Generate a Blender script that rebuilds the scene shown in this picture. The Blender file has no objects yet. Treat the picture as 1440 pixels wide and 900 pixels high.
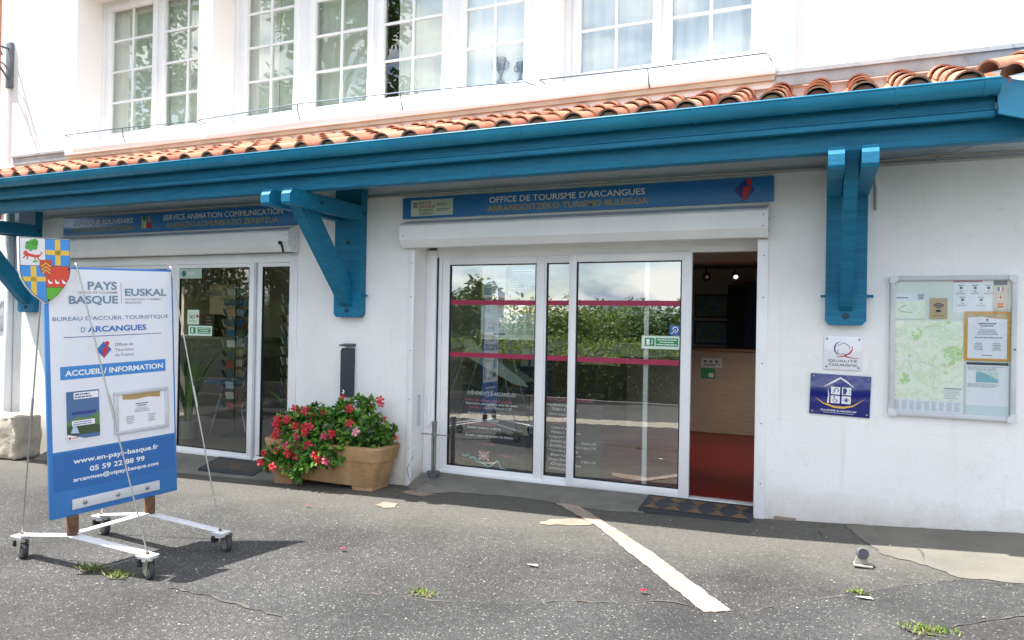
import bpy, bmesh, math, random
from mathutils import Vector, Matrix
R = math.radians
random.seed(7)
scn = bpy.context.scene
C = scn.collection

# ------------------------------------------------------------------ camera, sky, sun, exposure
cam_d = bpy.data.cameras.new('camera')
cam = bpy.data.objects.new('camera', cam_d); C.objects.link(cam)
YAW, PIT, ROL = R(-23.43), R(.24), R(1.02)
fw = Vector((math.sin(YAW)*math.cos(PIT), math.cos(YAW)*math.cos(PIT), math.sin(PIT)))
rt = Vector((math.cos(YAW), -math.sin(YAW), 0)); up = rt.cross(fw)
rt, up = rt*math.cos(ROL)+up*math.sin(ROL), up*math.cos(ROL)-rt*math.sin(ROL)
m = Matrix((rt, up, -fw)).transposed().to_4x4(); m.translation = Vector((0, -6.2907, 1.6))
cam.matrix_world = m
cam_d.sensor_width = 36; cam_d.lens = 1001/1440*36
cam_d.clip_start = .05; cam_d.clip_end = 2000
scn.camera = cam

SUN = Vector((-.45, -.22, 1)).normalized()            # towards the sun
ELEV = math.asin(SUN.z)
w = bpy.data.worlds.new('World'); scn.world = w; w.use_nodes = True
nt = w.node_tree; nt.nodes.clear()
out = nt.nodes.new('ShaderNodeOutputWorld'); bg = nt.nodes.new('ShaderNodeBackground')
sky = nt.nodes.new('ShaderNodeTexSky'); sky.sky_type = 'NISHITA'; sky.sun_disc = False
sky.sun_elevation = ELEV; sky.sun_rotation = math.atan2(SUN.x, SUN.y)
sky.air_density = 1.0; sky.dust_density = .6; sky.ozone_density = 1.0
tc = nt.nodes.new('ShaderNodeTexCoord')
mp = nt.nodes.new('ShaderNodeMapping'); mp.inputs['Scale'].default_value = (1, 1, 2.6)
nz = nt.nodes.new('ShaderNodeTexNoise'); nz.inputs['Scale'].default_value = 3.6; nz.inputs['Detail'].default_value = 8; nz.inputs['Roughness'].default_value = .58
cr = nt.nodes.new('ShaderNodeValToRGB'); cr.color_ramp.elements[0].position = .34; cr.color_ramp.elements[1].position = .50
nz2 = nt.nodes.new('ShaderNodeTexNoise'); nz2.inputs['Scale'].default_value = 8.5; nz2.inputs['Detail'].default_value = 7
cc = nt.nodes.new('ShaderNodeValToRGB'); cc.color_ramp.elements[0].position = .38; cc.color_ramp.elements[1].position = .62
cc.color_ramp.elements[0].color = (1.3, 1.95, 3.1, 1); cc.color_ramp.elements[1].color = (7.8, 7.55, 7.2, 1)
mx = nt.nodes.new('ShaderNodeMix'); mx.data_type = 'RGBA'
L = nt.links.new
L(tc.outputs['Generated'], mp.inputs[0]); L(mp.outputs[0], nz.inputs['Vector']); L(mp.outputs[0], nz2.inputs['Vector'])
L(nz.outputs['Fac'], cr.inputs[0]); L(nz2.outputs['Fac'], cc.inputs[0])
L(cr.outputs[0], mx.inputs['Factor']); L(sky.outputs[0], mx.inputs['A']); L(cc.outputs[0], mx.inputs['B'])
L(mx.outputs['Result'], bg.inputs[0]); bg.inputs[1].default_value = .15
L(bg.outputs[0], out.inputs[0])

sun_d = bpy.data.lights.new('sun', 'SUN'); sun_d.energy = 4.2; sun_d.angle = R(.5); sun_d.color = (1, .975, .94)
sun = bpy.data.objects.new('sun', sun_d); C.objects.link(sun)
sun.rotation_euler = (-SUN).to_track_quat('-Z', 'Y').to_euler(); sun.location = SUN*30
scn.view_settings.view_transform = 'Standard'; scn.view_settings.look = 'None'
scn.view_settings.exposure = 1.46; scn.view_settings.gamma = 1
scn.cycles.use_denoising = True
scn.cycles.max_bounces = 10; scn.cycles.transparent_max_bounces = 24; scn.cycles.glossy_bounces = 5
scn.cycles.sample_clamp_indirect = 6

# ------------------------------------------------------------------ materials
def lin(h):
    h = h.lstrip('#'); v = [int(h[i:i+2], 16)/255 for i in (0, 2, 4)]
    return tuple(c/12.92 if c <= .04045 else ((c+.055)/1.055)**2.4 for c in v) + (1,)
MATS = {}
def newmat(name):
    m = bpy.data.materials.new(name); m.use_nodes = True
    return m, m.node_tree, m.node_tree.nodes['Principled BSDF']
def plain(h, rough=.5, metal=0, spec=.5, coat=0):
    k = (h, rough, metal, spec, coat)
    if k in MATS: return MATS[k]
    m, t, b = newmat('paint_'+h.strip('#'))
    b.inputs['Base Color'].default_value = lin(h); b.inputs['Roughness'].default_value = rough
    b.inputs['Metallic'].default_value = metal; b.inputs['Specular IOR Level'].default_value = spec
    b.inputs['Coat Weight'].default_value = coat
    MATS[k] = m; return m
def N(t, typ, **kw):
    n = t.nodes.new('ShaderNode'+typ)
    for k, v in kw.items():
        if k in n.inputs: n.inputs[k].default_value = v
        else: setattr(n, k, v)
    return n
def ramp(t, stops):
    n = t.nodes.new('ShaderNodeValToRGB'); e = n.color_ramp.elements
    while len(e) > 1: e.remove(e[-1])
    e[0].position, e[0].color = stops[0][0], stops[0][1]
    for p, c in stops[1:]:
        x = e.new(p); x.color = c
    return n
def mixc(t, a, b, f, blend='MIX'):
    n = t.nodes.new('ShaderNodeMix'); n.data_type = 'RGBA'; n.blend_type = blend
    for s, v in (('A', a), ('B', b), ('Factor', f)):
        if hasattr(v, 'is_output'): t.links.new(v, n.inputs[s])
        else: n.inputs[s].default_value = v
    return n.outputs['Result']
def coords(t, scale=(1, 1, 1)):
    g = t.nodes.new('ShaderNodeNewGeometry'); mpn = N(t, 'Mapping'); mpn.inputs['Scale'].default_value = scale
    t.links.new(g.outputs['Position'], mpn.inputs[0]); return mpn.outputs[0]
def noise(t, co, scale, detail=4, rough=.55):
    n = N(t, 'TexNoise', Scale=scale, Detail=detail, Roughness=rough); t.links.new(co, n.inputs['Vector']); return n.outputs['Fac']
def bump(t, b, h, strength, dist=.01):
    n = N(t, 'Bump', Strength=strength, Distance=dist); t.links.new(h, n.inputs['Height']); t.links.new(n.outputs[0], b.inputs['Normal'])
def gray(v): return (v, v, v, 1)

def worn(name, c1, c2, scale=3, rough=.5, bs=.15, bscale=60, stain=None, spec=.5, aniso=(1, 1, 1)):
    m, t, b = newmat(name)
    co = coords(t, aniso); f = noise(t, co, scale, 6)
    r = ramp(t, [(.35, lin(c1)), (.65, lin(c2))]); t.links.new(f, r.inputs[0]); col = r.outputs[0]
    if stain:
        f2 = noise(t, co, scale*2.7, 8, .7); r2 = ramp(t, [(.60, gray(0)), (.74, gray(1))]); t.links.new(f2, r2.inputs[0])
        col = mixc(t, col, lin(stain), r2.outputs[0])
    t.links.new(col, b.inputs['Base Color'])
    b.inputs['Roughness'].default_value = rough; b.inputs['Specular IOR Level'].default_value = spec
    if bs: bump(t, b, noise(t, co, bscale, 5), bs)
    return m

def wallpaint():
    m, t, b = newmat('render_white'); co = coords(t)
    r = ramp(t, [(.35, lin('#e9e8e6')), (.65, lin('#f1f0ef'))]); t.links.new(noise(t, co, 1.3, 6), r.inputs[0]); col = r.outputs[0]
    sp = noise(t, co, 9, 9, .72); r2 = ramp(t, [(.62, gray(0)), (.75, gray(.5))]); t.links.new(sp, r2.inputs[0]); col = mixc(t, col, lin('#cfc9bf'), r2.outputs[0])
    sx = N(t, 'SeparateXYZ'); t.links.new(co, sx.inputs[0])                    # rain splash and dirt at the foot, with a ragged upper edge
    ma = N(t, 'Math', operation='MULTIPLY_ADD'); ma.inputs[1].default_value = -.55; t.links.new(noise(t, co, 5, 9, .7), ma.inputs[0]); t.links.new(sx.outputs[2], ma.inputs[2])
    mr = N(t, 'MapRange'); mr.inputs['From Min'].default_value = .05; mr.inputs['From Max'].default_value = -.30; mr.inputs['To Max'].default_value = .6; t.links.new(ma.outputs[0], mr.inputs['Value'])
    col = mixc(t, col, lin('#b3a999'), mr.outputs[0])
    st = noise(t, coords(t, (9, 9, .5)), 1.0, 6, .6); r3 = ramp(t, [(.60, gray(0)), (.80, gray(.35))]); t.links.new(st, r3.inputs[0]); col = mixc(t, col, lin('#c9c5bd'), r3.outputs[0])
    vo = N(t, 'TexVoronoi', Scale=1.1, feature='DISTANCE_TO_EDGE'); wr = N(t, 'VectorMath', operation='ADD'); nn = N(t, 'TexNoise', Scale=3.0, Detail=6); t.links.new(co, nn.inputs['Vector']); t.links.new(nn.outputs['Color'], wr.inputs[1]); t.links.new(co, wr.inputs[0]); t.links.new(wr.outputs[0], vo.inputs['Vector'])
    rc = ramp(t, [(0, gray(.22)), (.0035, gray(0))]); t.links.new(vo.outputs['Distance'], rc.inputs[0]); col = mixc(t, col, lin('#a39d94'), rc.outputs[0])
    t.links.new(col, b.inputs['Base Color']); b.inputs['Roughness'].default_value = .88; b.inputs['Specular IOR Level'].default_value = .25
    ad = N(t, 'Math', operation='ADD'); t.links.new(noise(t, co, 45, 5), ad.inputs[0]); t.links.new(noise(t, co, 5, 3), ad.inputs[1]); bump(t, b, ad.outputs[0], .25, .010); return m
render_white = wallpaint()
upper_white = worn('render_upper', '#ece8e4', '#f3f0ee', .8, .85, .2, 40, None, .3)
# a little dirt low on the wall and streaks: shaped stain by noise stretched vertically
pvc = worn('white_frame', '#e4e5e7', '#eeeeef', 2, .35, .03, 30)
alu_grey = worn('grey_profile', '#b9bcc0', '#c9cbce', 4, .4, .02, 30)
def timber():
    m, t, b = newmat('blue_timber'); co = coords(t); gr = noise(t, coords(t, (.7, 9, 9)), 4, 8, .65)
    r = ramp(t, [(.25, lin('#05587a')), (.5, lin('#076d90')), (.75, lin('#0e7da2'))]); t.links.new(gr, r.inputs[0]); col = r.outputs[0]
    r2 = ramp(t, [(.63, gray(0)), (.70, gray(.6))]); t.links.new(noise(t, co, 11, 9, .75), r2.inputs[0]); col = mixc(t, col, lin('#2f88ae'), r2.outputs[0])
    r3 = ramp(t, [(.66, gray(0)), (.74, gray(.7))]); t.links.new(noise(t, co, 3.1, 9, .72), r3.inputs[0]); col = mixc(t, col, lin('#123f56'), r3.outputs[0])
    t.links.new(col, b.inputs['Base Color']); b.inputs['Roughness'].default_value = .55; b.inputs['Specular IOR Level'].default_value = .4
    ad = N(t, 'Math', operation='ADD'); t.links.new(gr, ad.inputs[0]); t.links.new(noise(t, co, 60, 4), ad.inputs[1]); bump(t, b, ad.outputs[0], .35, .008); return m
timber_blue = timber()
_unused = worn('blue_timber', '#0f6690', '#15739f', 5, .55, .18, 55, '#1f7ba4', .4, (.6, 2, 2))
gutter_blue = worn('blue_gutter', '#127a9f', '#1885aa', 3, .38, .03, 40, '#2b90b2')
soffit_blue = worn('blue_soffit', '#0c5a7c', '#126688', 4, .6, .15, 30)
dark_metal = plain('#2c3540', .45)
steel = worn('brushed_steel', '#8f9092', '#a8a9aa', 8, .35, .03, 80); steel.node_tree.nodes['Principled BSDF'].inputs['Metallic'].default_value = .9
zinc = worn('zinc_flashing', '#8f9296', '#aaadb1', 5, .5, .06, 30, '#6f7276')
iron = worn('grey_iron', '#5b5e63', '#6d7076', 9, .5, .1, 60)
rust = worn('rusty_spring', '#5a4234', '#7b5a43', 30, .8, .3, 120, '#8a5a36')
white_leg = worn('white_leg_paint', '#d8d8d8', '#e4e4e4', 6, .5, .08, 60, '#b98a5e')
rubber = plain('#3b3c3e', .8)

def terracotta():
    m, t, b = newmat('terracotta_tile')
    g = N(t, 'NewGeometry'); co = coords(t)
    r = ramp(t, [(0, lin('#935442')), (.3, lin('#a96850')), (.6, lin('#b67a5f')), (.85, lin('#bd8e72')), (1, lin('#975f4c'))])
    t.links.new(g.outputs['Random Per Island'], r.inputs[0])
    f = noise(t, co, 14, 7, .65); r2 = ramp(t, [(.4, gray(0)), (.75, gray(1))]); t.links.new(f, r2.inputs[0])
    col = mixc(t, r.outputs[0], lin('#a79a86'), r2.outputs[0]); col = mixc(t, r.outputs[0], col, .5)
    r3 = ramp(t, [(.58, gray(0)), (.68, gray(.45))]); t.links.new(noise(t, co, 5, 9, .7), r3.inputs[0]); col = mixc(t, col, lin('#6a6255'), r3.outputs[0])
    t.links.new(col, b.inputs['Base Color']); b.inputs['Roughness'].default_value = .9; b.inputs['Specular IOR Level'].default_value = .2
    bump(t, b, noise(t, co, 70, 6), .4); return m
tile_mat = terracotta()

def asphalt(name, base, dark, light, speck=.55, scale=105, pale=None):
    m, t, b = newmat(name); co = coords(t)
    v = N(t, 'TexVoronoi', Scale=scale); t.links.new(co, v.inputs['Vector'])
    sep = N(t, 'SeparateColor'); t.links.new(v.outputs['Color'], sep.inputs[0])
    r = ramp(t, [(0, lin(dark)), (.5, lin(base)), (.91, lin(base)), (.97, lin(light)), (1, lin('#a9a59d'))]); t.links.new(sep.outputs[0], r.inputs[0])
    f = noise(t, co, .9, 6, .6); r1 = ramp(t, [(.34, gray(.70)), (.52, gray(1)), (.70, gray(1.22))]); t.links.new(f, r1.inputs[0])
    col = mixc(t, lin(base), r.outputs[0], speck); col = mixc(t, col, r1.outputs[0], 1, 'MULTIPLY')
    f5 = noise(t, co, .55, 9, .68); r5 = ramp(t, [(.58, gray(0)), (.70, gray(.55))]); t.links.new(f5, r5.inputs[0]); col = mixc(t, col, lin(dark), r5.outputs[0])
    f2 = noise(t, co, 3.5, 8, .7); r2 = ramp(t, [(.60, gray(0)), (.72, gray(.4))]); t.links.new(f2, r2.inputs[0])
    col = mixc(t, col, lin('#66615a'), r2.outputs[0])
    if pale:                                         # worn, dusty strip along the foot of the building
        sx = N(t, 'SeparateXYZ'); t.links.new(co, sx.inputs[0]); fe = noise(t, co, 1.4, 6, .6)
        ma = N(t, 'Math', operation='MULTIPLY_ADD'); ma.inputs[1].default_value = 1.1; t.links.new(fe, ma.inputs[0]); t.links.new(sx.outputs[1], ma.inputs[2])
        mr = N(t, 'MapRange'); mr.inputs['From Min'].default_value = -1.1; mr.inputs['From Max'].default_value = -.35; mr.inputs['To Max'].default_value = .65; t.links.new(ma.outputs[0], mr.inputs['Value'])
        col = mixc(t, col, lin(pale), mr.outputs[0])
    f4 = noise(t, co, 26, 5, .7); r4 = ramp(t, [(.3, gray(.8)), (.7, gray(1.18))]); t.links.new(f4, r4.inputs[0])
    col = mixc(t, col, r4.outputs[0], 1, 'MULTIPLY')
    t.links.new(col, b.inputs['Base Color']); b.inputs['Roughness'].default_value = .9; b.inputs['Specular IOR Level'].default_value = .25
    f3 = noise(t, co, 90, 3); ad = N(t, 'Math', operation='SUBTRACT'); t.links.new(f3, ad.inputs[0]); t.links.new(v.outputs['Distance'], ad.inputs[1])
    bump(t, b, ad.outputs[0], .75, .008); return m
asphalt_a = asphalt('asphalt_old', '#4f4e4c', '#333231', '#74716c', .72, 112, '#6d6a62')
asphalt_b = asphalt('asphalt_trench', '#4c4c4b', '#333332', '#73706c', .75, 122)
asphalt_c = asphalt('asphalt_pale_strip', '#75726c', '#64615c', '#8b867e', .35, 160)
cement = worn('cement_pale', '#69665f', '#79756c', 2.2, .9, .5, 70, '#5b5954', .2)
concrete = worn('concrete_sill', '#6a6862', '#7a7770', 3.5, .9, .3, 60, '#9b968a', .2)
beige_patch = worn('mortar_patch', '#857768', '#978878', 6, .9, .3, 60, '#a08a72')
def paintmat():
    m, t, b = newmat('road_paint'); co = coords(t); r = ramp(t, [(.35, lin('#9d8c7e')), (.65, lin('#ae9d90'))]); t.links.new(noise(t, co, 8, 6), r.inputs[0])
    r2 = ramp(t, [(.52, gray(0)), (.60, gray(.85))]); t.links.new(noise(t, co, 60, 7, .7), r2.inputs[0]); col = mixc(t, r.outputs[0], lin('#7a7168'), r2.outputs[0])
    t.links.new(col, b.inputs['Base Color']); b.inputs['Roughness'].default_value = .85; bump(t, b, noise(t, co, 95, 4), .6, .008); return m
road_paint = paintmat()
seam_mat = worn('seam_dirt', '#4a4743', '#605a54', 20, .95, .3, 90, '#6f645b')
stone = worn('limestone', '#a39a8c', '#b5ab9c', 5, .9, .9, 22, '#94856f')
planter_mat = worn('sandstone_planter', '#9a7a57', '#b2926d', 5, .9, .7, 30, '#7d6246', .2)
brickred = worn('brick_red', '#9a5a42', '#b06a4c', 7, .9, .5, 25)

def glassmat(name, refl, tint, power=4.0):
    m = bpy.data.materials.new(name); m.use_nodes = True; t = m.node_tree; t.nodes.clear()
    o = N(t, 'OutputMaterial'); mxs = N(t, 'MixShader'); tr = N(t, 'BsdfTransparent'); gl = N(t, 'BsdfGlossy')
    tr.inputs[0].default_value = tint; gl.inputs['Roughness'].default_value = 0; gl.inputs[0].default_value = (.93, .96, .95, 1)
    lw = N(t, 'LayerWeight', Blend=.5); pw = N(t, 'Math', operation='POWER'); pw.inputs[1].default_value = power
    mr = N(t, 'MapRange'); mr.inputs['To Min'].default_value = refl; mr.inputs['To Max'].default_value = 1
    t.links.new(lw.outputs['Facing'], pw.inputs[0]); t.links.new(pw.outputs[0], mr.inputs['Value'])
    co = coords(t); bm_ = N(t, 'Bump', Strength=.02, Distance=.02); t.links.new(noise(t, co, 1.6, 2), bm_.inputs['Height']); t.links.new(bm_.outputs[0], gl.inputs['Normal'])
    t.links.new(mr.outputs[0], mxs.inputs[0]); t.links.new(tr.outputs[0], mxs.inputs[1]); t.links.new(gl.outputs[0], mxs.inputs[2]); t.links.new(mxs.outputs[0], o.inputs[0])
    return m
glass_door = glassmat('door_glass', .30, (.88, .92, .90, 1))
glass_shop = glassmat('shop_glass', .12, (.88, .93, .89, 1))
glass_upper = glassmat('window_glass', .17, (.9, .95, .91, 1))
glass_board = glassmat('cabinet_glass', .05, (.95, .97, .96, 1))

def leafmat(name, stops, rough=.5, trans=.25):
    m, t, b = newmat(name); g = N(t, 'NewGeometry')
    r = ramp(t, [(p, lin(c)) for p, c in stops]); t.links.new(g.outputs['Random Per Island'], r.inputs[0])
    t.links.new(r.outputs[0], b.inputs['Base Color']); b.inputs['Roughness'].default_value = rough
    o = t.nodes['Material Output']; tl = N(t, 'BsdfTranslucent'); ms = N(t, 'MixShader'); ms.inputs[0].default_value = trans
    t.links.new(r.outputs[0], tl.inputs[0]); t.links.new(b.outputs[0], ms.inputs[1]); t.links.new(tl.outputs[0], ms.inputs[2]); t.links.new(ms.outputs[0], o.inputs[0])
    return m
leaf_plant = leafmat('plant_leaf', [(0, '#2c5220'), (.35, '#4a7a2c'), (.7, '#649638'), (.92, '#93b54e'), (1, '#6b7c42')], .5)
leaf_hedge = leafmat('hedge_leaf', [(0, '#48682a'), (.5, '#738f36'), (.85, '#9aa944'), (1, '#b8b654')], .55)
leaf_tree = leafmat('tree_leaf', [(0, '#34552a'), (.5, '#4f7634'), (1, '#769748')], .55)
leaf_olive = leafmat('tree_leaf_olive', [(0, '#4c6a30'), (.5, '#768e3e'), (1, '#9fab54')], .55)
leaf_weed = leafmat('weed_leaf', [(0, '#50692a'), (.6, '#74853a'), (1, '#989650')], .6)
flower_red = leafmat('petal_red', [(0, '#b3101f'), (.6, '#cf1f33'), (1, '#d8344e')], .5)
flower_pink = leafmat('petal_pink', [(0, '#d0345a'), (1, '#dc5a78')], .5)
flower_pale = leafmat('petal_pale', [(0, '#e58fa6'), (1, '#f0a9b8')], .5)
bark = worn('bark', '#4c4034', '#66584a', 12, .95, .8, 30)
def emap(name, stops, scale, detail=6, rough=.5, seed=0.0, stretch=(1, 1, 1), ro=.6):
    m, t, b = newmat(name); co = coords(t, stretch); f = noise(t, co, scale, detail, ro)
    r = ramp(t, [(p, lin(c)) for p, c in stops]); t.links.new(f, r.inputs[0]); t.links.new(r.outputs[0], b.inputs['Base Color']); b.inputs['Roughness'].default_value = rough
    return m
map_mat = emap('printed_map', [(.30, '#dfe4d6'), (.40, '#eceee8'), (.47, '#d3e2c2'), (.50, '#eceee8'), (.57, '#dbe6cc'), (.60, '#a9cf90'), (.66, '#cfe0bb'), (.70, '#8fbf78')], 6, 10, .5, ro=.66)
photo_mat = emap('printed_photo', [(.3, '#3b5376'), (.45, '#6c8fb4'), (.55, '#8aa06c'), (.7, '#4d6a3a')], 9, 5)
card_mats = [plain(h, .5) for h in ('#b9c9d6', '#3f6f9e', '#d8d2c4', '#7d8f5a', '#c7a27a', '#e4e2dc', '#56666f', '#a35a44')]
def wood(name, a, b_):
    m, t, b = newmat(name); co = coords(t, (1.2, 1.2, 14)); f = noise(t, co, 3, 6, .6)
    r = ramp(t, [(.3, lin(a)), (.7, lin(b_))]); t.links.new(f, r.inputs[0]); t.links.new(r.outputs[0], b.inputs['Base Color']); b.inputs['Roughness'].default_value = .5
    return m
oak = wood('oak_laminate', '#a8937c', '#bda893')
red_floor = worn('red_floor', '#7d1a1c', '#8c2022', 2, .35, .05, 40)
int_wall = plain('#c9c6bf', .85); int_dark = plain('#57534d', .9); int_ceil = plain('#cfc8be', .9)
black = plain('#17181b', .6); white = plain('#eceded', .4); blue_top = plain('#3c8bb3', .4)

# ------------------------------------------------------------------ builders
WL = {}
class MB:
    def __init__(s): s.bm = bmesh.new(); s.m = 0
    def _mark(s, faces):
        for f in faces: f.material_index = s.m
    def faces(s, vs, fs):
        v = [s.bm.verts.new(p) for p in vs]; r = []
        for f in fs:
            try: r.append(s.bm.faces.new([v[i] for i in f]))
            except ValueError: pass
        s._mark(r); return v
    def obox(s, c, ex, ey, ez, bev=0):
        c = Vector(c); ex, ey, ez = Vector(ex), Vector(ey), Vector(ez)
        b2 = bmesh.new(); vs = []
        for k in (-1, 1):
            for j in (-1, 1):
                for i in (-1, 1): vs.append(b2.verts.new(c+ex*i+ey*j+ez*k))
        for f in ((0, 2, 3, 1), (4, 5, 7, 6), (0, 1, 5, 4), (2, 6, 7, 3), (0, 4, 6, 2), (1, 3, 7, 5)): b2.faces.new([vs[i] for i in f])
        bmesh.ops.recalc_face_normals(b2, faces=b2.faces)
        if bev: bmesh.ops.bevel(b2, geom=b2.edges[:], offset=bev, segments=2, affect='EDGES', profile=.5)
        s.absorb(b2)
    def absorb(s, b2):
        mp_ = {v: s.bm.verts.new(v.co) for v in b2.verts}; r = []
        for f in b2.faces:
            try: r.append(s.bm.faces.new([mp_[v] for v in f.verts]))
            except ValueError: pass
        s._mark(r); b2.free()
    def box(s, x0, x1, y0, y1, z0, z1, bev=0):
        s.obox(((x0+x1)/2, (y0+y1)/2, (z0+z1)/2), ((x1-x0)/2, 0, 0), (0, (y1-y0)/2, 0), (0, 0, (z1-z0)/2), bev); return s
    def tube(s, pts, r, seg=10, cap=True):
        pts = [Vector(p) for p in pts]; rr = r if isinstance(r, (list, tuple)) else [r]*len(pts); rings = []
        prev = None
        for i, p in enumerate(pts):
            d = (pts[min(i+1, len(pts)-1)]-pts[max(i-1, 0)]).normalized()
            if prev is None:
                a = d.orthogonal().normalized()
            else:
                a = (prev-d*prev.dot(d)); a = a.normalized() if a.length > 1e-6 else d.orthogonal().normalized()
            prev = a; b = d.cross(a)
            rings.append([s.bm.verts.new(p+(a*math.cos(2*math.pi*k/seg)+b*math.sin(2*math.pi*k/seg))*rr[i]) for k in range(seg)])
        fs = []
        for q, w_ in zip(rings, rings[1:]):
            for k in range(seg): fs.append(s.bm.faces.new((q[k], q[(k+1) % seg], w_[(k+1) % seg], w_[k])))
        if cap: fs.append(s.bm.faces.new(rings[0][::-1])); fs.append(s.bm.faces.new(rings[-1]))
        s._mark(fs); return s
    def lathe(s, prof, c, axis=(0, 0, 1), seg=24):
        c = Vector(c); ax = Vector(axis).normalized(); a = ax.orthogonal().normalized(); b = ax.cross(a); rings = []
        for r, z in prof: rings.append([s.bm.verts.new(c+ax*z+(a*math.cos(2*math.pi*k/seg)+b*math.sin(2*math.pi*k/seg))*max(r, 1e-4)) for k in range(seg)])
        fs = []
        for q, w_ in zip(rings, rings[1:]):
            for k in range(seg): fs.append(s.bm.faces.new((q[k], q[(k+1) % seg], w_[(k+1) % seg], w_[k])))
        fs.append(s.bm.faces.new(rings[0][::-1])); fs.append(s.bm.faces.new(rings[-1])); s._mark(fs); return s
    def prism(s, poly, o, ex, ey, ez):                  # poly in (ex, ey), extruded along ez
        o, ex, ey, ez = Vector(o), Vector(ex), Vector(ey), Vector(ez)
        a = [s.bm.verts.new(o+ex*u+ey*v) for u, v in poly]; b = [s.bm.verts.new(o+ex*u+ey*v+ez) for u, v in poly]
        n = len(poly); fs = [s.bm.faces.new(a[::-1]), s.bm.faces.new(b)]
        for i in range(n): fs.append(s.bm.faces.new((a[i], a[(i+1) % n], b[(i+1) % n], b[i])))
        s._mark(fs); return s
    def build(s, name, mats, parent=None, smooth=35, recalc=True):
        if recalc: bmesh.ops.recalc_face_normals(s.bm, faces=s.bm.faces)
        me = bpy.data.meshes.new(name); s.bm.to_mesh(me); s.bm.free()
        for mm in (mats if isinstance(mats, (list, tuple)) else [mats]): me.materials.append(mm)
        if smooth:
            me.shade_smooth(); me.set_sharp_from_angle(angle=R(smooth))
        return link(name, me, parent)
def sep(mb, name, mats, parent=None, smooth=35):
    bm = mb.bm; todo = set(bm.verts); res = []
    while todo:
        st = [next(iter(todo))]; isl = set(st)
        while st:
            v = st.pop()
            for e in v.link_edges:
                o = e.other_vert(v)
                if o not in isl: isl.add(o); st.append(o)
        todo -= isl; n = MB(); mp_ = {v: n.bm.verts.new(v.co) for v in isl}
        for f in {f for v in isl for f in v.link_faces}: n.bm.faces.new([mp_[v] for v in f.verts]).material_index = f.material_index
        res.append((min(v.co.x for v in isl), n))
    bm.free(); res.sort(key=lambda r: r[0]); return [n.build(name, mats, parent, smooth) for _, n in res]
def link(name, me, parent=None):
    o = bpy.data.objects.new(name, me); C.objects.link(o); loc = Vector((0, 0, 0))
    if parent is not None:
        loc = WL[parent.name]; me.transform(Matrix.Translation(-loc)); o.parent = parent
    WL[o.name] = loc; return o
def tag(o, label=None, cat=None, group=None, kind=None):
    for k, v in (('label', label), ('category', cat), ('group', group), ('kind', kind)):
        if v: o[k] = v
    return o
def thing(name, loc, label, cat, group=None):
    o = bpy.data.objects.new(name, None); C.objects.link(o); o.location = loc; o.empty_display_size = .1
    WL[o.name] = Vector(loc); return tag(o, label, cat, group)
def copy_tree(o, off, parent=None):
    c = o.copy(); C.objects.link(c)
    if parent is None: c.location = Vector(o.location)+Vector(off); WL[c.name] = Vector(c.location)
    else: c.parent = parent; WL[c.name] = WL[parent.name]
    for ch in list(o.children): copy_tree(ch, off, c)
    return c
def xbox(name, mat, parent, *b, bev=0): return MB().box(*b, bev=bev).build(name, mat, parent)

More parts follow.
